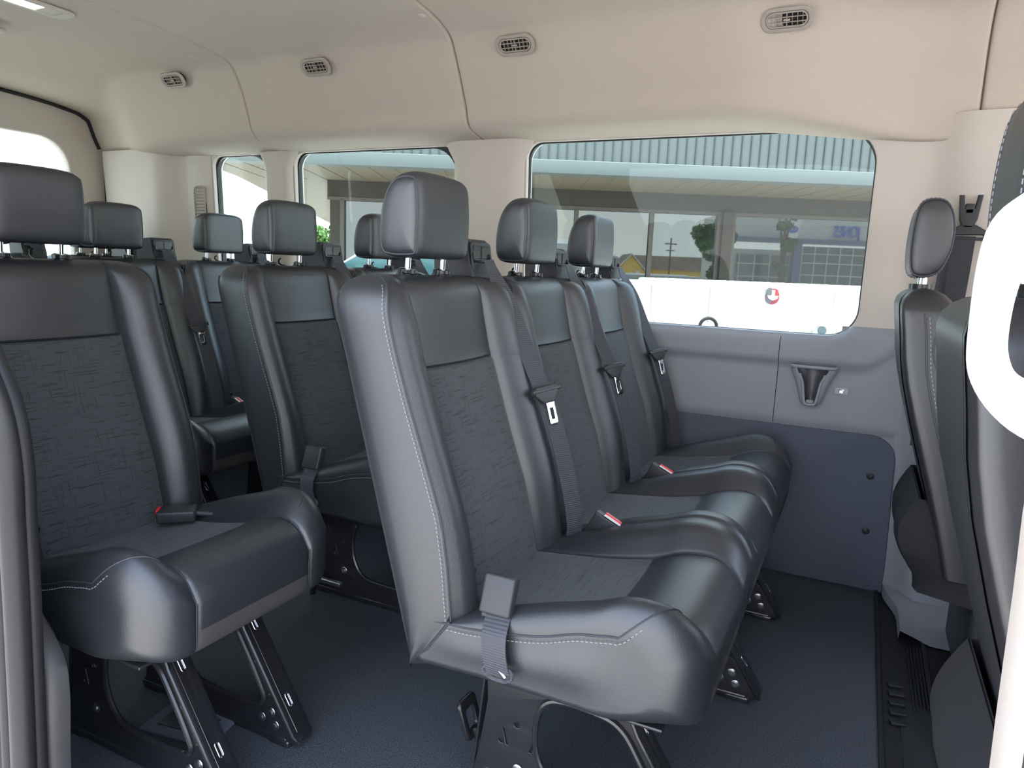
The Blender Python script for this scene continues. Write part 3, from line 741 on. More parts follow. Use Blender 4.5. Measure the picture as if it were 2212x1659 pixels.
sm = MB(); sm.box((0, 0, 0), (.0016, .002, .0)) if False else None
s1 = MB(); s1.tube([(-.224, mid_y(-.224, z) - .0002, z) for z in [.503 + i * .0105 for i in range(28)]], .0011, 6); build('panel_joint', s1, [DARKHOLE], mt)
# lower panel with rounded front top corner, a hair proud
f = lambda u, v, w: (u, 2.425 + w, v)
lp = plate([(-3.40, .0), (.150, .0), (.148, .15), (.140, .40)] + [(.14 - .075 + .075 * math.cos(a * PI / 16), .425 + .075 * math.sin(a * PI / 16)) for a in range(9)] + [(-3.40, .50)], [], .010, .003, f)
lo = struct(build('wall_left_lower', lp, [LOPANEL], None, 35))
m = MB(); m.box((.15, 2.446, .40), (.40, .012, .86)); struct(build('trim_15', m, [LOTRIM]))
for x_, z_ in ((.078, .371), (.084, .193), (-.332, .408), (-.75, .40), (-1.2, .40), (-.75, .18)):
    m = MB(); m.dome((x_, 2.425, z_), (0, -1, 0), .0115, .003); m.dome((x_, 2.4225, z_), (0, -1, 0), .0075, .0055)
    build('push_pin', m, [PLASTIC], lo)
# step between the mid trim and lower panel at right, B pillar lower trim
m = MB(); rows = []
for z, x0, x1, yb in ((.03, .145, .40, .10), (.06, .150, .40, .105), (.10, .150, .36, .09), (.18, .148, .36, .075), (.30, .146, .36, .06), (.42, .143, .36, .055), (.52, .125, .36, .05), (.62, .12, .36, .045), (.72, .13, .36, .04), (.80, .14, .36, .035), (.845, .15, .36, .03), (.86, .155, .36, .01)):
    r = []
    for j in range(13):
        t = j / 12; x_ = lerp(x0, x1, t); r.append((x_, 2.428 - yb * sstep(0, .35, t), z + .03 * sstep(.6, 1, (z / .86)) * t))
    rows.append(r)
m.grid(rows, 0)
struct(build('trim_4', m, [LOTRIM], None, 50))
m = MB(); rows = []
for k in range(10):
    t = k / 9; y = lerp(2.42, 2.12, t); rows.append([(.150 + .035 * sstep(0, .6, t), y, .0), (.152 + .035 * sstep(0, .6, t), y, .03 - .005 * t), (.19 + .03 * t, y, .045 - .03 * t), (.26, y, .050 - .05 * t), (.42, y, .05 - .05 * t)])
m.grid(rows, 0); struct(build('trim_5', m, [LOTRIM], None, 50))
# B pillar upper (beige) with the shoulder belt guide
m = MB(); rows = []
for k in range(16):
    z = lerp(.80, 1.44, k / 15); r = []
    for j in range(17):
        t = j / 16; x_ = lerp(.085 + .07 * (1 - sstep(.80, .92, z)), .62, t); r.append((x_, LEAN(z) + .0 - .040 * sstep(.10, .24, t), z))
    rows.append(r)
m.grid(rows, 0); bp = struct(build('trim_6', m, [UPTRIM], None, 50))
bt = empty('shoulder_belt', (.235, 2.365, 0)); tag(bt, 'black driver shoulder belt hanging from its guide on the beige pillar', 'seat belt')
m = MB(); f = lambda u, v, w: (u, -.022 + w - .0, v)
join(m, plate([(-.028, 1.215), (-.016, 1.215), (-.012, 1.18), (.012, 1.18), (.016, 1.215), (.028, 1.215), (.022, 1.15), (.012, 1.125), (-.012, 1.125), (-.022, 1.15)], [], .020, .004, f)); m.box((0, -.016, 1.178), (.022, .012, .028), bev=.003)
build('height_adjuster', m, [PLASTIC], bt)
m = MB(); join(m, plate([(-.050, 1.118), (-.015, 1.135), (.020, 1.135), (.058, 1.112), (.048, 1.092), (-.046, 1.095)], [rrect(-.036, .040, 1.101, 1.107, .002, 2)], .010, .003, f)); build('belt_guide', m, [PLASTIC], bt)
m = MB(); ribbon(m, catmull([(-.003, -.020, 1.104), (-.006, -.024, 1.0), (-.012, -.024, .85), (-.02, -.03, .6)], 5), (1, .0, 0), .052, .0016); build('belt', m, [WEB], bt)
m = MB(); ribbon(m, catmull([(-.034, .002, 1.10), (-.038, -.004, 1.0), (-.045, -.008, .85), (-.05, -.01, .5)], 5), (.8, .5, 0), .040, .0016); build('belt_return', m, [WEB], bt)

# cup holder and usb port on the middle trim
ch = empty('cup_holder', (-.117, 2.41, .64)); tag(ch, 'dark grey moulded cup holder pocket on the wall trim below the large window', 'cup holder')
m = MB(); rows = []
for z, wd, dp in ((.060, .066, .052), (.056, .068, .056), (.040, .064, .056), (.010, .050, .052), (-.030, .038, .046), (-.055, .030, .040), (-.062, .024, .034), (-.066, .016, .010)):
    r = []
    for k in range(17):
        a = PI * k / 16; ex = .42; cx2 = math.copysign(abs(math.cos(a)) ** ex, math.cos(a)); r.append((cx2 * wd, .012 - abs(math.sin(a)) ** .55 * dp, z))
    rows.append(r)
def cup_mi(i, j): return 0
vs = rows
fs_rows = []
# front opening: leave a V out of the front
for i in range(len(rows) - 1):
    for j in range(16):
        zc = (rows[i][0][2] + rows[i + 1][0][2]) / 2; op = interp(zc, [(-.056, 0), (-.05, .010), (-.02, .014), (.015, .026), (.045, .046), (.070, .050)])
        xc = (rows[i][j][0] + rows[i][j + 1][0] + rows[i + 1][j][0] + rows[i + 1][j + 1][0]) / 4
        if abs(xc) < op and 3 < j < 12 and zc > -.055: continue
        m.add([rows[i][j], rows[i][j + 1], rows[i + 1][j + 1], rows[i + 1][j]], [(0, 1, 2, 3)])
build('shell', m, [LOTRIM], ch, 50)
m = MB(); rows = []
for z, wd, dp in ((.058, .050, .040), (.03, .036, .036), (0, .028, .034), (-.028, .023, .032), (-.030, .020, .030), (-.052, .018, .030)):
    rows.append([(math.cos(PI * k / 16) * wd, -.040 + abs(math.sin(PI * k / 16)) * dp, z) for k in range(17)])
m.grid(rows, 0); m.add(rows[-1], [tuple(range(17))]); build('cup_well', m, [mat('cup_well_plastic', (.07, .07, .08), .4)], ch, 50)
m = MB()
rim = [(-.050, .058), (-.046, .045), (-.034, .028), (-.026, .010), (-.020, -.030), (-.016, -.050), (-.010, -.056), (.010, -.056), (.016, -.050), (.020, -.030), (.026, .010), (.034, .028), (.046, .045), (.050, .058)]
m.tube([(p.x, -.038 - .0 * p.x, p.y) for p in catmull([(a, b, 0) for a, b in rim], 3)], .0042, 8)
m.tube(catmull([(-.066, .0, .060), (-.062, -.034, .061), (-.04, -.043, .061), (0, -.044, .061), (.04, -.043, .061), (.062, -.034, .061), (.066, .0, .060)], 4), .005, 8)
build('rim', m, [LOTRIM], ch, 50)
m = MB(); m.box((0, -.030, -.048), (.022, .012, .012), bev=.003); build('drain_step', m, [LOTRIM], ch)
us = empty('usb_port', (-.031, 2.4215, .629)); tag(us, 'small grey usb charging socket on the wall trim beside the cup holder', 'socket')
m = MB(); join(m, plate(rrect(-.019, .019, -.0105, .0105, .003, 4), [], .006, .0012, lambda u, v, w: (u, w - .004, v))); build('surround', m, [mat('port_surround', (.42, .43, .47), .4)], us)
m = MB(); m.tube([(x_ , -.0045, z_) for x_, z_ in rrect(-.0075, .0065, -.0045, .0045, .002, 3)], .0012, 6, closed=True); m.box((-.0005, -.0042, -.001), (.010, .001, .004)); build('socket', m, [CHROME], us)

# ------------------------------------------------------------------ headliner
KN = [(2.415, 1.418), (2.40, 1.420), (2.36, 1.426), (2.31, 1.434), (2.272, 1.445), (2.252, 1.468), (2.238, 1.510), (2.215, 1.556), (2.180, 1.622), (2.150, 1.674), (2.122, 1.708), (2.07, 1.730), (2.0, 1.745), (1.85, 1.757), (1.65, 1.762), (1.525, 1.763)]
KR = [(2.415, 1.44), (2.40, 1.442), (2.38, 1.445), (2.36, 1.45), (2.335, 1.465), (2.318, 1.50), (2.31, 1.52), (2.298, 1.553), (2.285, 1.585), (2.255, 1.603), (2.226, 1.614), (2.12, 1.630), (2.0, 1.640), (1.85, 1.648), (1.65, 1.652), (1.525, 1.653)]
K2 = [(2.415, 1.417), (2.40, 1.418), (2.34, 1.421), (2.29, 1.424), (2.245, 1.432), (2.222, 1.445), (2.200, 1.472), (2.182, 1.53), (2.158, 1.600), (2.128, 1.662), (2.098, 1.697), (2.05, 1.712), (1.96, 1.724), (1.82, 1.735), (1.65, 1.740), (1.525, 1.741)]
KF = [(2.440, 1.372), (2.42, 1.370), (2.405, 1.368), (2.392, 1.372), (2.386, 1.385), (2.384, 1.41), (2.384, 1.46), (2.386, 1.53), (2.384, 1.60), (2.372, 1.655), (2.34, 1.70), (2.28, 1.728), (2.16, 1.748), (1.90, 1.758), (1.65, 1.763), (1.525, 1.764)]
STN = [(-3.44, KR), (-3.30, KR), (-2.95, K2), (-2.28, K2), (-1.95, KN), (-.42, KN), (.15, KF), (1.5, KF)]
def prof_at(x):
    for (a, P), (b, Q) in zip(STN, STN[1:]):
        if x <= b:
            t = max(0, (x - a) / (b - a)); t = t * t * (3 - 2 * t)
            return [(lerp(p[0], q[0], t), lerp(p[1], q[1], t)) for p, q in zip(P, Q)]
    return STN[-1][1]
SEAMS = (-2.281, -1.31, .232)
xsr = [-3.44 + i * .06 for i in range(83)]
xsr = [x for x in xsr if all(abs(x - s) > .02 for s in SEAMS)]
for s in SEAMS: xsr += [s - .014, s - .008, s - .004, s - .0022, s + .0022, s + .004, s + .008, s + .014]
xsr = sorted(xsr)
mb = MB(); rows = []
for x in xsr:
    P = prof_at(x); d = min(abs(x - s) for s in SEAMS); g = .010 if d < .003 else (.0035 if d < .005 else (.0008 if d < .009 else 0)); half = [(p.x, p.y) for p in catmull([(a, b, 0) for a, b in P], 3)]
    n = len(half); out = []
    for i, (y, z) in enumerate(half):
        a = half[min(i + 1, n - 1)]; b = half[max(i - 1, 0)]; ty, tz = a[0] - b[0], a[1] - b[1]; l = math.hypot(ty, tz) or 1
        ny, nz_ = -tz / l, ty / l
        if nz_ < 0 and False: pass
        if ny * (y - 1.525) + nz_ * (z - 1.0) < 0: ny, nz_ = -ny, -nz_
        out.append((x, y + ny * g, z + nz_ * g))
    rows.append(out + [(p[0], 3.05 - p[1], p[2]) for p in out[::-1][1:]])
def hmi(i, j):
    c = (xsr[i] + xsr[i + 1]) / 2; return 1 if min(abs(c - s) for s in SEAMS) < .0025 else 0
mb.grid(rows, hmi)
ceil = struct(build('ceiling', mb, [HEAD, mat('headliner_gap', (.16, .13, .11), .9)], None, 60))  # groove floor coloured darker to deepen the shade in the seams
m = MB(); m.box((.232, 2.405, 1.375), (.014, .03, .010), bev=.003); build('gap_shadow_block', m, [DARKHOLE], ceil)  # black block standing in for the shadow at the seam's lower end
for x_, y_ in ((-1.345, 2.014), (-2.40, 2.03)):
    P = prof_at(x_); P = sorted(P); z_ = interp(y_, P); m = MB(); m.dome((x_, y_, z_ + .001), (0, -.12, -1), .013, .003); build('screw_cover', m, [UPTRIM], ceil, 60)
# outer roof so no daylight falls through
m = MB(); rows = []
for x in (-3.52, 1.5):
    rows.append([(x, .50, 1.44), (x, .54, 1.72), (x, .75, 1.84), (x, 1.525, 1.87), (x, 2.30, 1.84), (x, 2.50, 1.70), (x, 2.50, 1.44)])
m.grid(rows, 0); struct(build('roof_skin', m, [PAINT], None, 30))

# ------------------------------------------------------------------ ceiling vents
def vent(x):
    P = sorted([(z, y) for y, z in prof_at(x)[6:11]]); z0, z1 = 1.650, 1.696; y0, y1 = interp(z0, P), interp(z1, P)
    c = Vector((x, (y0 + y1) / 2, (z0 + z1) / 2)); up = Vector((0, y1 - y0, z1 - z0)).normalized(); n = Vector((0, -up.z, up.y))
    return c, up, n
VM = {}
def vent_meshes():
    fr = MB(); I = lambda u, v, w: (u, v, w)
    join(fr, plate(rrect(-.068, .068, -.032, .032, .030, 8), [rrect(-.056, .056, -.0215, .0215, .0205, 8)], .006, .0025, I)); 
    join(fr, plate(rrect(-.055, .055, -.0205, .0205, .0200, 8), [rrect(-.050, .050, -.016, .016, .0155, 8)], .006, .0015, lambda u, v, w: (u, v, w - .001)))
    sl_ = MB()
    for v in (-.0065, .0065): sl_.box((0, v, .002), (.100, .0022, .004))
    sl_.box((0, 0, .002), (.0022, .032, .004))
    sl_.box((0, 0, .005), (.018, .0055, .005), bev=.0015)
    for k in range(-3, 4):
        if k: sl_.box((k * .0135, 0, -.004), (.0016, .032, .006))
    bk = MB(); join(bk, plate(rrect(-.056, .056, -.021, .021, .020, 8), [], .001, 0, lambda u, v, w: (u, v, w - .014)))
    bk.grid([[(x, y, -.0135) for x, y in rrect(-.056, .056, -.021, .021, .020, 8)], [(x, y, .001) for x, y in rrect(-.056, .056, -.021, .021, .020, 8)]], 0, closed=True)
    return fr, sl_, bk
fr, sl_, bk = vent_meshes(); VGREY = mat('vent_plastic', (.42, .37, .32), .5); VDARK = mat('vent_inside', (.025, .021, .018), .8)
vme = [mesh_from(fr, 'vent_frame', [VGREY], 35), mesh_from(sl_, 'vent_louvres', [VGREY], 35), mesh_from(bk, 'vent_duct', [VDARK], 35)]
for x_, lb in ((-.268, 'oval beige roof air vent at the front, rightmost and largest in view'), (-1.074, 'oval beige roof air vent above the pillar between the two large windows'), (-1.886, 'oval beige roof air vent above the second window'), (-2.603, 'oval beige roof air vent farthest back, leftmost and smallest')):
    c, up, n = vent(x_); o = empty('air_vent'); Mx = Matrix(((1, 0, 0), tuple(up), tuple(n))).transposed()
    if Mx.determinant() < 0: Mx = Matrix(((-1, 0, 0), tuple(up), tuple(n))).transposed()
    o.matrix_world = Matrix.Translation(c + n * .0145) @ Mx.to_4x4(); tag(o, lb, 'air vent', 'roof air vents')
    for nm, me in zip(('frame', 'louvres', 'duct'), vme): link(nm, me, o)
# dome light
o = empty('dome_light', (-2.475, 1.475, 1.729), PI / 2); tag(o, 'recessed oblong dome lamp on the ceiling in the upper left corner', 'lamp')
m = MB(); join(m, plate(rrect(-.13, .13, -.05, .05, .03, 6), [rrect(-.095, .095, -.030, .030, .012, 5)], .010, .003, lambda u, v, w: (u, v, w))); build('housing', m, [UPTRIM], o, 35)
m = MB(); m.box((-.03, 0, .006), (.125, .058, .006), bev=.002); build('lens', m, [emit_mat('lamp_lens', (1, .93, .82), 5.0)], o)
m = MB(); m.box((.065, 0, .006), (.055, .058, .006), bev=.002); build('switch', m, [UPTRIM], o)
o = empty('ceiling_clip', (-2.84, 1.56, 1.716)); tag(o, 'small pale oblong clip on the ceiling at the left edge, below the dome lamp', 'clip')
m = MB(); m.box((0, 0, 0), (.11, .045, .014), bev=.006); build('body', m, [UPTRIM], o)

# ------------------------------------------------------------------ rear corner, rear doors
m = MB(); rows = []
for k in range(14):
    z = lerp(.50, 1.445, k / 13); r = []
    for j in range(21):
        t = j / 20; x_ = lerp(-3.415, -2.74, t)
        r.append((x_, LEAN(z) - .002 - .085 * (1 - sstep(-3.02, -2.90, x_)) * sstep(0, .06, x_ + 3.415 + .02) - .012 * sstep(-2.93, -2.88, x_) * (1 - sstep(-2.80, -2.75, x_)), z))
    rows.append(r)
m.grid(rows, lambda i, j: 1 if i < 4 else 0); dp = struct(build('trim_7', m, [UPTRIM, LOTRIM], None, 50))
pv = empty('pillar_grille', (-2.812, LEAN(1.16) - .014, 1.16)); tag(pv, 'tall narrow beige louvred air grille on the rear corner trim', 'air vent')
m = MB(); join(m, plate(rrect(-.036, .036, -.14, .125, (.006, .010, .024, .006), 5), [rrect(-.031, .031, -.134, .119, (.004, .006, .020, .004), 5)], .006, .002, lambda u, v, w: (u, w - .006 - .045 * v, v))); build('frame', m, [VGREY], pv, 35)
m = MB()
for k in range(18):
    z = -.128 + k * .0142
    m.box((0, -.003 - .045 * z, z), (.062, .004, .0085), rot=Matrix.Rotation(math.radians(35), 3, 'X'))
build('louvres', m, [VGREY], pv, 35)
m = MB(); m.box((0, .004, -.008), (.066, .002, .262)); build('duct', m, [VDARK], pv)
for sgn, nm in ((1, 'door_1'), (-1, 'door_2')):
    fY = (lambda y: y) if sgn > 0 else (lambda y: 3.05 - y)
    root = struct(empty(nm, (0, 0, 0)))
    d = plate([(1.53, .0), (2.40, .0), (2.40, .9), (2.40, 1.40), (2.40, 1.52), (2.36, 1.70), (1.53, 1.78)], [rrect(1.60, 2.185, .86, 1.478, (.07, .14, .06, .07), 10)], .04, .010, lambda u, v, w: (-3.47 + w, fY(u), v))
    build('door_trim', d, [UPTRIM], root, 40)
    d = plate([(1.55, .02), (2.34, .02), (2.34, .78), (1.55, .78)], [], .01, .004, lambda u, v, w: (-3.428 + w, fY(u), v)); build('lower_panel', d, [LOTRIM], root)
    d = plate(rrect(1.585, 2.20, .845, 1.49, (.08, .15, .07, .08), 10), [], .004, 0, lambda u, v, w: (-3.475 + w, fY(u), v)); build('pane', d, [GLASS], root)
    d = MB(); d.tube([(-3.432, fY(y), z) for y, z in ((2.190, 1.285), (2.24, 1.29), (2.36, 1.29))], .0016, 6); build('trim_joint', d, [DARKHOLE], root)
m = MB(); m.tube([(-3.415, 2.352, z) for z in (.6, .9, 1.2, 1.44)], .008, 8); struct(build('trim_8', m, [RUBBER]))
m = MB(); P = [(-3.425, y, z - .004) for y, z in KR[4:]]; m.tube(P + [(p[0], 3.05 - p[1], p[2]) for p in P[::-1]], .010, 8); struct(build('trim_9', m, [RUBBER]))

# ------------------------------------------------------------------ floor
m = MB(); n = 60; m.add([(-3.47, .50, 0), (.128, .50, 0), (.128, 2.435, 0), (-3.47, 2.435, 0), (-3.47, .50, -.03), (.128, .50, -.03), (.128, 2.435, -.03), (-3.47, 2.435, -.03)], [(0, 1, 2, 3), (4, 5, 1, 0), (5, 6, 2, 1), (7, 4, 0, 3), (6, 7, 3, 2), (7, 6, 5, 4)])
fl = struct(build('floor', m, [CARPET], None, 30))
m = MB()
m.add([(.128, .5, -.004), (1.45, .5, -.004), (1.45, 2.46, -.004), (.128, 2.46, -.004)], [(0, 1, 2, 3)]); m.box((.134, 1.475, .0), (.012, 1.93, .012), bev=.003)
for k in range(7): m.box((.205 + k * .0075, 1.60, -.001), (.0032, 1.0, .006))
for g0 in (1.86, 1.45):
    for k in range(5): m.box((.170, g0 - k * .042, .0), (.034, .020, .007), rot=Matrix.Rotation(math.radians(12), 3, 'Z'), bev=.002)
m.box((.245, 1.5, -.002), (.012, 1.5, .012), bev=.003)
rows = []
for k in range(13):
    y = lerp(1.20, 1.80, k / 12); r = []
    for j in range(9):
        t = j / 8; r.append((.175 + .12 * t, y, -.003 + .022 * math.sin(PI * t) * math.sin(PI * k / 12) + .003 * math.sin(k * 2.1 + j)))
    rows.append(r)
m.grid(rows, 0)
struct(build('floor_front_mat', m, [RUBBER], fl, 40))
fp = empty('floor_hatch', (-1.165, .925, 0)); tag(fp, 'small grey rectangular cover plate on the floor under the single seat', 'cover plate')
m = MB(); R_ = Matrix.Rotation(math.radians(10), 3, 'Z'); m.box((0, 0, .004), (.17, .095, .010), rot=R_, bev=.004); build('frame', m, [LOPANEL], fp)
m = MB(); m.box((0, 0, .010), (.115, .055, .004), rot=R_, bev=.002); build('lid', m, [PLASTIC], fp)

# ------------------------------------------------------------------ door side of the van
m = plate([(-3.47, .0), (-1.36, .0), (-1.36, 1.50), (-3.47, 1.50)], [rrect(-2.25, -1.45, .82, 1.40, .06, 6), rrect(-2.75, -2.42, .82, 1.40, .05, 6)], .05, .01, lambda u, v, w: (u, .54 + w, v))
struct(build('wall_right', m, [LOTRIM], None, 35))
g = plate([(-2.30, .78), (-1.42, .78), (-1.42, 1.44), (-2.30, 1.44)], [], .004, 0, lambda u, v, w: (u, .535 + w, v)); struct(build('window_4', g, [GLASS]))
g = plate([(-2.80, .78), (-2.40, .78), (-2.40, 1.44), (-2.80, 1.44)], [], .004, 0, lambda u, v, w: (u, .535 + w, v)); struct(build('window_5', g, [GLASS]))
# rear edge of the sliding door opening: trim, rubber seal, painted body
def edge_strip(name, pts, w0, w1, y, mats, th=.03, rnd=.0):
    """pts: (x, z) of the forward edge; the strip reaches w0 (towards rear) behind it"""
    mb = MB(); rows = []
    P = catmull([(a, b, 0) for a, b in pts], 5)
    for p in P: rows.append([(p.x - w1, y + th, p.y), (p.x - w1, y, p.y), (p.x - rnd * 1.5, y - .002, p.y), (p.x - rnd * .4, y + rnd * .4, p.y), (p.x, y + rnd * 1.6, p.y), (p.x - .002, y + th, p.y), (p.x - .05, y + th + .02, p.y)])
    mb.grid(rows, 0); return struct(build(name, mb, mats, None, 60))
P_trim = [(-1.55, 1.50), (-1.38, 1.15), (-1.25, .93), (-1.175, .83), (-1.130, .765), (-1.116, .646), (-1.118, .55), (-1.122, .457), (-1.112, .40), (-1.062, .345), (-1.052, .28), (-1.062, .147), (-1.05, .05), (-1.0, -.02)]
edge_strip('trim_10', P_trim, 0, .30, .588, [mat('door_pillar_trim', (.050, .049, .051), .6)], .034, .010)
SE = [(-1.45, 1.50), (-1.30, 1.15), (-1.17, .93), (-1.105, .83), (-1.058, .75), (-1.043, .67), (-1.046, .58), (-1.050, .46), (-1.058, .3), (-1.066, .15), (-1.07, -.05)]
m = MB()
PS = catmull([(a, .553, b) for a, b in SE], 5)
m.tube(PS, .017, 12); m.tube([p + Vector((-.026, -.006, 0)) for p in PS], .010, 10); m.tube([p + Vector((-.045, -.004, 0)) for p in PS], .012, 10); m.tube([p + Vector((-.004, .022, 0)) for p in PS], .014, 10)
struct(build('trim_11', m, [RUBBER], None, 60))
m = MB(); rows = []
for p in PS: rows.append([(p.x - .046, .550, p.z), (p.x - .052, .535, p.z), (p.x - .068, .520, p.z), (p.x - .5, .515, p.z)])
m.grid(rows, 0); struct(build('wall_right_skin', m, [PAINT], None, 60))
# roof rail above the door opening
m = MB(); m.box((-.6, .57, 1.47), (1.9, .10, .10), bev=.02); struct(build('trim_12', m, [UPTRIM]))
# front door pillar (B pillar) at the right edge with its weatherstrips
m = MB(); rows = []
bp_ = [(.195, 1.50), (.175, 1.2), (.152, 1.0), (.130, .88), (.125, .82), (.127, .74), (.130, .60), (.137, .40), (.15, .0)]
for p in catmull([(a, b, 0) for a, b in bp_], 4):
    rows.append([(p.x + .012, .67, p.y), (p.x, .635, p.y), (p.x + .003, .605, p.y), (p.x + .012, .600, p.y), (p.x + .016, .592, p.y), (p.x + .026, .590, p.y), (p.x + .032, .575, p.y), (p.x + .055, .57, p.y), (p.x + .065, .55, p.y), (p.x + .18, .53, p.y), (p.x + .18, .67, p.y)])
BPM = mat('pillar_cream_trim', (.62, .56, .50), .5, bump=('noise', 500, .0004))
m.grid(rows, 0, closed=True); struct(build('trim_13', m, [BPM], None, 40))
m = MB(); m.tube([(p[0] + .014, .597, p[1]) for p in bp_], .0016, 6); struct(build('trim_14', m, [RUBBER]))
m = plate([(.34, 0), (1.45, 0), (1.45, 1.50), (.34, 1.50)], [rrect(.42, 1.30, .80, 1.40, .06, 6)], .05, .01, lambda u, v, w: (u, .54 + w, v)); struct(build('door_3', m, [LOTRIM], None, 35))
# grab handle
gh = empty('grab_handle', (.129, .535, .9605)); gh.scale = (.955, .955, .955); tag(gh, 'big sunlit white loop grab handle on the door pillar at the right edge', 'handle')
m = MB(); outer = catmull([(-.068, .045, 0), (-.070, -.02, 0), (-.064, -.055, 0), (-.040, -.083, 0), (.0, -.098, 0), (.05, -.108, 0), (.09, -.10, 0), (.10, 0, 0), (.09, .098, 0), (.03, .105, 0), (-.015, .094, 0), (-.048, .072, 0)], 6, True)
inner = catmull([(-.044, .020, 0), (-.048, -.005, 0), (-.046, -.035, 0), (-.032, -.050, 0), (.02, -.062, 0), (.06, -.065, 0), (.07, 0, 0), (.06, .060, 0), (.02, .050, 0), (-.032, .034, 0)], 6, True)
join(m, plate([(p.x, p.y) for p in outer], [[(p.x, p.y) for p in inner]], .028, .010, lambda u, v, w: (u, w - .014, v), 4))
build('loop', m, [mat('handle_white', (.80, .77, .74), .35)], gh, 60)
m = MB()
for z in (-.085, .085): m.tube([(.085, .0, z), (.085, .03, z * .9)], .016, 12)
build('mount', m, [BPM], gh)
# cab front: bulkhead below the windscreen
m = MB(); m.box((1.42, 1.5, .42), (.06, 1.9, .84), bev=.02); struct(build('wall_front', m, [PLASTIC]))

# ================================================================== OUTSIDE
AX = math.radians(25.9054)
GZ = -.70
m = MB(); m.add([(-80, -80, GZ), (80, -80, GZ), (80, 80, GZ), (-80, 80, GZ)], [(0, 1, 2, 3)]); struct(build('ground', m, [ASPHALT]))
SIDING = mat('siding_paint', (.105, .125, .125), .6); SOFF = mat('soffit_boards', (.15, .125, .085), .7); WALLB = mat('brown_wall', (.035, .030, .024), .8); MULL = mat('bronze_frame', (.05, .042, .035), .4)
bl = empty('storefront_building', (0, 0, 0), AX); tag(bl, 'low commercial building with ribbed pale fascia and dark windows outside the side windows', 'building')
m = MB(); m.box((8.0, 9.72, 3.05), (25.0, .24, 1.70)); m.box((8.0, 9.58, 2.28), (25.0, .06, .15), bev=.01)
k = -4.4
while k < 20: m.box((k, 9.595, 3.14), (.012, .012, 1.55)); k += .119
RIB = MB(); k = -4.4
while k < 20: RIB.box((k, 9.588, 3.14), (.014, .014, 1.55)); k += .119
m2 = MB(); m2.box((8.0, 9.72, 3.05), (25.0, .24, 1.70)); m2.box((8.0, 9.58, 2.285), (25.0, .06, .17), bev=.01)
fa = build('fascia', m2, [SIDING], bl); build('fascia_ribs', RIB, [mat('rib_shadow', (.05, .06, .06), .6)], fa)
m = MB(); m.add([(-4.30, 9.7, 2.203), (20, 9.7, 2.203), (20, 11.5, 2.203), (-4.42, 11.5, 2.203), (-4.30, 9.7, 2.35), (20, 9.7, 2.35), (20, 11.5, 2.35), (-4.42, 11.5, 2.35)], [(0, 1, 2, 3), (4, 5, 6, 7), (0, 3, 7, 4)])
k = -4.0
BO = MB()
while k < 20: BO.box((k, 10.6, 2.200), (.02, 1.75, .006)); k += .33
sf = build('soffit', m, [SOFF], bl); build('soffit_grooves', BO, [mat('groove_dark', (.16, .13, .09), .8)], sf)
m = MB(); m.add([(-4.42, 11.5, 2.203), (-2.92, 11.5, 2.203), (-2.92, 25, 2.203), (-6.45, 25, 2.203), (-4.42, 11.5, 2.32), (-2.92, 11.5, 2.32), (-2.92, 25, 2.32), (-6.45, 25, 2.32)], [(0, 1, 2, 3), (4, 5, 6, 7), (0, 3, 7, 4)])
BO = MB(); k = 11.8
while k < 25: BO.box((-4.35, k, 2.202), (4.0 if False else 2.6, .02, .003)); k += .22
cs = build('canopy_soffit', m, [SOFF], bl)
m = MB()
m.box((8.6, 11.7, 2.08), (23.2, .6, .30)); m.box((-2.88, 11.6, .7), (.16, .4, 2.8)); m.box((3.26, 11.55, .6), (.16, .5, 2.7)); m.box((8.6, 11.7, -.35), (23.2, .6, .7))
build('wall', m, [WALLB], bl)
m = MB(); m.box((8.6, 11.42, 1.925), (23.2, .06, .05))
for x_ in (-2.77, .905, 2.09, 3.15, 3.37, 9.5, 13): m.box((x_, 11.42, .95), (.065, .06, 1.95))
build('window_frames', m, [MULL], bl)
BG = mat('mirror_dark_glass', (.020, .022, .022), .015, spec=1.0); BG.node_tree.nodes['Principled BSDF'].inputs['IOR'].default_value = 1.6
m = MB(); m.box((8.6, 11.47, .95), (23.0, .02, 1.95)); build('storefront_glass', m, [BG], bl)

# white utility truck right outside the windows
tk = empty('utility_truck', (0, 0, GZ), AX); tag(tk, 'white utility truck with box body parked just outside the side windows', 'truck')
tk.location.z = 0
m = MB(); f = lambda u, v, w: (u, 3.80 + w, v)
m.box((2.60, 4.45, .20), (3.90, 1.3, 1.44), bev=.012); m.box((2.60, 3.81, .925), (3.90, .05, .040), bev=.012)
for k in range(100): m.dome((.68 + k * .0385, 3.80, .944), (0, 0, 1), .018, .002, n=8)
sb = build('service_body', m, [PAINT], tk)
m = MB(); GR = mat('panel_gap_grey', (.50, .47, .43), .6)
for a, b in (((1.05, .72), (1.70, .70)), ((1.69, .72), (1.69, .90)), ((1.03, .72), (1.03, .90)), ((.72, .3), (.72, .90))): m.tube([(a[0], 3.797, a[1]), (b[0], 3.797, b[1])], .0022, 6)
m.tube([(1.05, 3.797, .690), (1.70, 3.797, .690)], .0015, 6)
build('panel_gaps', m, [GR], sb)
em = MB(); out = catmull([(-.030, .020, 0), (-.037, -.008, 0), (-.028, -.036, 0), (0, -.048, 0), (.028, -.036, 0), (.037, -.008, 0), (.030, .020, 0), (.018, .034, 0), (0, .037, 0), (-.018, .034, 0)], 4, True)
em2 = MB(); join(em2, plate([(p.x + 1.358, p.y + .878) for p in out if True], [], .012, .003, lambda u, v, w: (u, 3.785 + w, v)))
lt = build('door_latch', em2, [mat('latch_red_reflection', (.30, .02, .025), .35)], sb); lt['label'] = 'round latch plate with painted dark red reflection and white handle'  # red colour painted as the reflection in the chromed latch
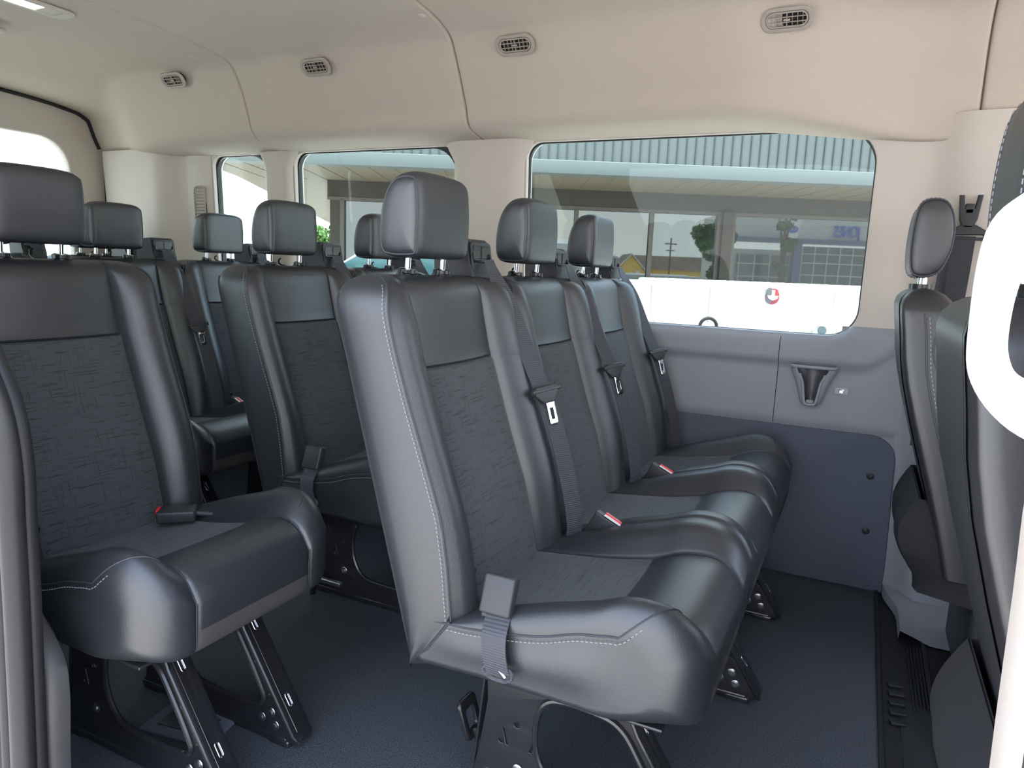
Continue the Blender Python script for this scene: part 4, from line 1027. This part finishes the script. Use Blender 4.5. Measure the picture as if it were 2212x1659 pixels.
em3 = MB(); join(em3, plate([(p.x * .5 + 1.358 - .018, p.y * .98 + .882) for p in out], [], .004, .001, lambda u, v, w: (u, 3.782 + w, v))); build('latch_reflection_half', em3, [mat('latch_dark_reflection', (.10, .10, .11), .4)], lt)  # dark half of the same painted reflection
em4 = MB(); join(em4, plate([(1.349, .905), (1.367, .905), (1.365, .888), (1.368, .876), (1.388, .876), (1.380, .860), (1.358, .851), (1.336, .860), (1.328, .876), (1.348, .876), (1.351, .888)], [], .006, .0015, lambda u, v, w: (u, 3.777 + w, v))); build('latch_handle', em4, [PAINT], lt)
m = MB(); m.box((1.632, 3.79, .700), (.085, .03, .075), bev=.01); m.box((1.632, 3.775, .733), (.070, .03, .012), bev=.004)
lk = build('lock_housing', m, [mat('lock_grey', (.55, .55, .53), .35)], sb); m = MB(); m.tube([(1.632, 3.776, .703), (1.632, 3.768, .703)], .022, 18); build('lock_cylinder', m, [mat('lock_dark', (.10, .14, .16), .3, metal=.6)], lk)
m = MB(); prof = catmull([(-1.93, .40, 0), (-1.88, .70, 0), (-1.55, .83, 0), (-1.12, .875, 0), (-.72, 1.13, 0), (-.60, 1.20, 0), (-.1, 1.215, 0), (.13, 1.19, 0), (.205, 1.11, 0), (.23, 1.0, 0), (.24, .8, 0), (.24, -.4, 0), (-1.93, -.4, 0)], 4, True)
C_ = []
for y, s_ in ((3.88, .97), (3.90, .99), (3.96, 1), (5.3, 1)): C_.append([(-1.2 + (p.x + 1.2) * s_, y + .10 * sstep(.85, 1.2, p.y), .3 + (p.y - .3) * s_) for p in prof])
m.grid(C_, 0, closed=True); m.add(C_[0], [tuple(range(len(prof)))]); build('cab', m, [PAINT], tk, 50)
m = MB(); f = lambda u, v, w: (u, 3.868 + w + .10 * sstep(.85, 1.2, v), v)
join(m, plate([(-1.02, .905), (-.74, 1.08), (-.60, 1.145), (-.60, .905)], [], .008, .002, f)); join(m, plate([(-.56, .905), (-.56, 1.15), (-.12, 1.16), (.02, 1.14), (.05, .905)], [], .008, .002, f)); build('side_glass', m, [mat('tinted_glass', (.04, .10, .11), .05, spec=.8)], tk)
m = MB(); m.box((1.3, 4.5, -.58), (5.2, .9, .10), bev=.02)
build('chassis', m, [STEEL], tk)
for x_ in (-1.2, 2.9):
    m = MB(); m.tube([(x_, 3.95, GZ + .36), (x_, 4.20, GZ + .36)], .36, 28); build('wheel', m, [RUBBER], tk)

m = MB(); m.tube([(1.03 + .045 * math.cos(a * PI / 10), 3.78, .700 + .045 * math.sin(a * PI / 10)) for a in range(11)], .009, 8); lo_ = build('tie_loop', m, [RUBBER], sb); lo_['label'] = 'small black loop on the white body'
# behind the photographer: what the dark windows mirror
def mir(dv): return 2 * 11.41 - dv
dl = empty('dealership', (0, 0, 0), AX); tag(dl, 'showroom building with blue lettering and white gabled sign, mirrored in the dark window', 'building')
yb = mir(40)
WHT = mat('showroom_panel', (.60, .60, .57), .5); BLU = mat('showroom_blue', (.10, .15, .26), .4); BLT = mat('sign_letter_blue', (.06, .14, .55), .4)
m = MB(); m.box((17.5, yb - 3, 3.82), (11.5, 6, 1.35)); m.box((17.5, yb - 3, .9), (11.5, 5.6, 3.2)); build('walls', m, [WHT], dl)
m = MB(); m.box((17.5, yb + .1, 3.02), (11.5, .3, .26)); m.box((15.45, yb + .1, 1.1), (.42, .3, 3.6)); m.box((17.5, yb + .05, 4.62), (11.5, .2, .28)); build('blue_band', m, [BLU], dl)
m = MB(); m.add([(14.40, yb + .30, 3.16), (15.30, yb + .30, 3.16), (15.58, yb + .30, 4.5), (14.75, yb + .30, 4.5), (14.40, yb + .02, 3.16), (15.30, yb + .02, 3.16), (15.58, yb + .02, 4.5), (14.75, yb + .02, 4.5)], [(0, 1, 2, 3), (0, 4, 5, 1), (1, 5, 6, 2), (2, 6, 7, 3), (3, 7, 4, 0)]); build('sign_tower', m, [mat('sign_white', (.85, .85, .83), .5)], dl)
m = MB(); join(m, plate([(15.02 + .30 * math.cos(a * PI / 16), 3.62 + .20 * math.sin(a * PI / 16)) for a in range(32)], [], .05, .01, lambda u, v, w: (u, yb + .30 + w, v))); ov = build('oval_emblem', m, [BLT], dl); ov['label'] = 'blue oval emblem with white script'
m = MB(); m.tube([(15.02 + x_, yb + .37, 3.62 + z_) for x_, z_ in ((-.18, .02), (-.10, .08), (-.05, 0), (-.10, -.06), (.0, .06), (.05, -.04), (.12, .06), (.18, -.02))], .018, 6); build('emblem_script', m, [PAINT], ov)
fnT = lambda cx_, cz_: (lambda x_, y_, z_: (cx_ - x_ * .60, yb + .12 + z_, cz_ + y_))
t = text_mb('JONES', .86, .06, fnT(18.07, 3.58), bold=.012); lt2 = build('sign_letters', t, [BLT], dl, flat=True); lt2['label'] = 'blue capital letters reading JONES'
t = text_mb('JONES', .86, .04, lambda x_, y_, z_: (18.07 - x_ * .60, yb + .06 + z_, 3.58 + y_), bold=.045); build('letter_outline', t, [PAINT], lt2, flat=True)
SGL = mat('showroom_glass', (.05, .10, .09), .05, spec=.8)
m = MB(); m.box((17.5, yb + .02, 1.5), (3.6, .06, 2.5)); m.box((13.6, yb + .02, 1.2), (2.9, .06, 2.0)); build('showroom_windows', m, [SGL], dl)
m = MB()
for k in range(6): m.box((15.75 + k * .70, yb + .08, 1.5), (.05, .05, 2.5))
for z_ in (1.2, 1.85, 2.35): m.box((17.5, yb + .08, z_), (3.6, .05, .05))
for k in range(4): m.box((12.3 + k * .85, yb + .08, 1.2), (.05, .05, 2.0))
for z_ in (1.0, 1.7): m.box((13.6, yb + .08, z_), (2.9, .05, .05))
build('window_grid', m, [WHT], dl)
# yellow house
yh = mir(60); ho_ = empty('yellow_house', (0, 0, 0), AX); tag(ho_, 'small yellow gabled house with brown roof, mirrored in the dark window', 'house')
m = MB(); m.add([(8.5, yh, GZ), (10.5, yh, GZ), (10.5, yh, 1.35), (9.52, yh, 2.40), (8.5, yh, 1.35), (8.5, yh - 5, GZ), (10.5, yh - 5, GZ), (10.5, yh - 5, 1.35), (9.52, yh - 5, 2.4), (8.5, yh - 5, 1.35)], [(0, 1, 2, 3, 4), (5, 6, 7, 8, 9), (0, 4, 9, 5), (1, 2, 7, 6)]); m.box((13.6, yh - 2.8, .30), (7, 4, 2.0)); build('wall', m, [mat('yellow_siding', (.85, .58, .12), .7)], ho_)
m = MB()
m.add([(8.3, yh + .2, 1.22), (9.52, yh + .2, 2.50), (9.52, yh - 5.2, 2.50), (8.3, yh - 5.2, 1.22), (10.7, yh + .2, 1.22), (10.7, yh - 5.2, 1.22)], [(0, 1, 2, 3), (1, 4, 5, 2)])
m.add([(9.6, yh - .5, 1.25), (17.3, yh - .5, 1.25), (17.3, yh - 2.8, 2.45), (9.6, yh - 2.8, 2.45), (17.3, yh - 5.1, 1.25), (9.6, yh - 5.1, 1.25)], [(0, 1, 2, 3), (3, 2, 4, 5)])
build('roof', m, [mat('brown_shingles', (.13, .09, .07), .9)], ho_)
m = MB(); m.tube([(8.32, yh + .24, 1.20), (9.52, yh + .24, 2.46), (10.68, yh + .24, 1.20)], .05, 4); build('gable_trim', m, [PAINT], ho_)
m = MB(); m.box((10.1, yh + .04, .85), (.35, .06, .5)); build('window', m, [PAINT], ho_)
# tree
def tree(name, loc, h, spread, n, label, seed, trunk=True):
    rnd = random.Random(seed); root = empty(name, loc, AX); tag(root, label, 'tree'); leaf = MB()
    cl = [(rnd.gauss(0, spread * .5), rnd.gauss(0, spread * .5), h * (.35 + .6 * rnd.random()), spread * (.25 + .25 * rnd.random())) for _ in range(13)]
    for _ in range(n):
        c = rnd.choice(cl); d = Vector((rnd.gauss(0, 1), rnd.gauss(0, 1), rnd.gauss(0, .8))); d = d.normalized() * c[3] * rnd.random() ** .4
        p = Vector(c[:3]) + d; a = Vector((rnd.gauss(0, 1), rnd.gauss(0, 1), rnd.gauss(0, 1))).normalized(); b = a.orthogonal().normalized(); s_ = .07 + .07 * rnd.random()
        leaf.add([p - a * s_, p + b * s_ * .6, p + a * s_, p - b * s_ * .6], [(0, 1, 2, 3)])
    me = bpy.data.meshes.new('foliage'); me.from_pydata(leaf.v, [], leaf.f); me.materials.append(LEAF); link('foliage', me, root)
    if trunk:
        tr = MB(); tr.tube([(0, 0, 0), (.05, 0, h * .3), (-.05, .1, h * .6), (0, 0, h * .85)], [.16, .13, .09, .03], 10)
        for c in cl[:7]: tr.tube([(0, 0, h * .35), (c[0] * .5, c[1] * .5, c[2] * .8), (c[0], c[1], c[2])], [.07, .045, .015], 6)
        build('trunk', tr, [mat('bark', (.10, .07, .05), .9)], root)
LEAF = mat('leaves', (.075, .16, .035), .7)
def loc(a, b, z=GZ): return (a * math.cos(AX) - b * math.sin(AX), a * math.sin(AX) + b * math.cos(AX), z)
tree('tree', loc(10.4, mir(37)), 5.0, 1.0, 5200, 'leafy green tree mirrored in the dark window beside the yellow house', 3)
tree('tree', loc(14.0, mir(38)), 6.4, .62, 1700, 'leafy tree top mirrored in front of the showroom sign', 5)
tree('tree', loc(-9.6, 36), 3.8, 1.2, 2600, 'small bright green tree far off beyond the canopy, seen through the second window', 9)
m = MB(); up = empty('utility_pole', loc(10.6, mir(50))); tag(up, 'wooden utility pole with crossarm, mirrored above the yellow house', 'pole')
m.tube([(0, 0, 0), (0, 0, 4.1)], .05, 8); build('pole', m, [mat('pole_wood', (.12, .09, .07), .9)], up)
m = MB(); m.box((0, 0, 3.7), (1.0, .06, .08)); m.box((0, 0, 3.25), (.7, .06, .06)); build('crossarm', m, [bpy.data.materials['pole_wood']], up)
for (a, b, hh_, lb) in ((-28.3, 36, 16, 'thin lamp post seen through the rear door window'), (-17.2, 40, 7.2, 'thin distant pole seen through the small side window')):
    up = empty('lamp_post', loc(a, b)); tag(up, lb, 'lamp post'); m = MB(); m.tube([(0, 0, 0), (0, 0, hh_)], [.10, .05], 8); build('pole', m, [mat('galvanised', (.4, .4, .4), .5)], up); m = MB(); m.box((.4, 0, hh_), (.9, .12, .08)); build('arm', m, [mat('galvanised_arm', (.4, .4, .4), .5)], up)
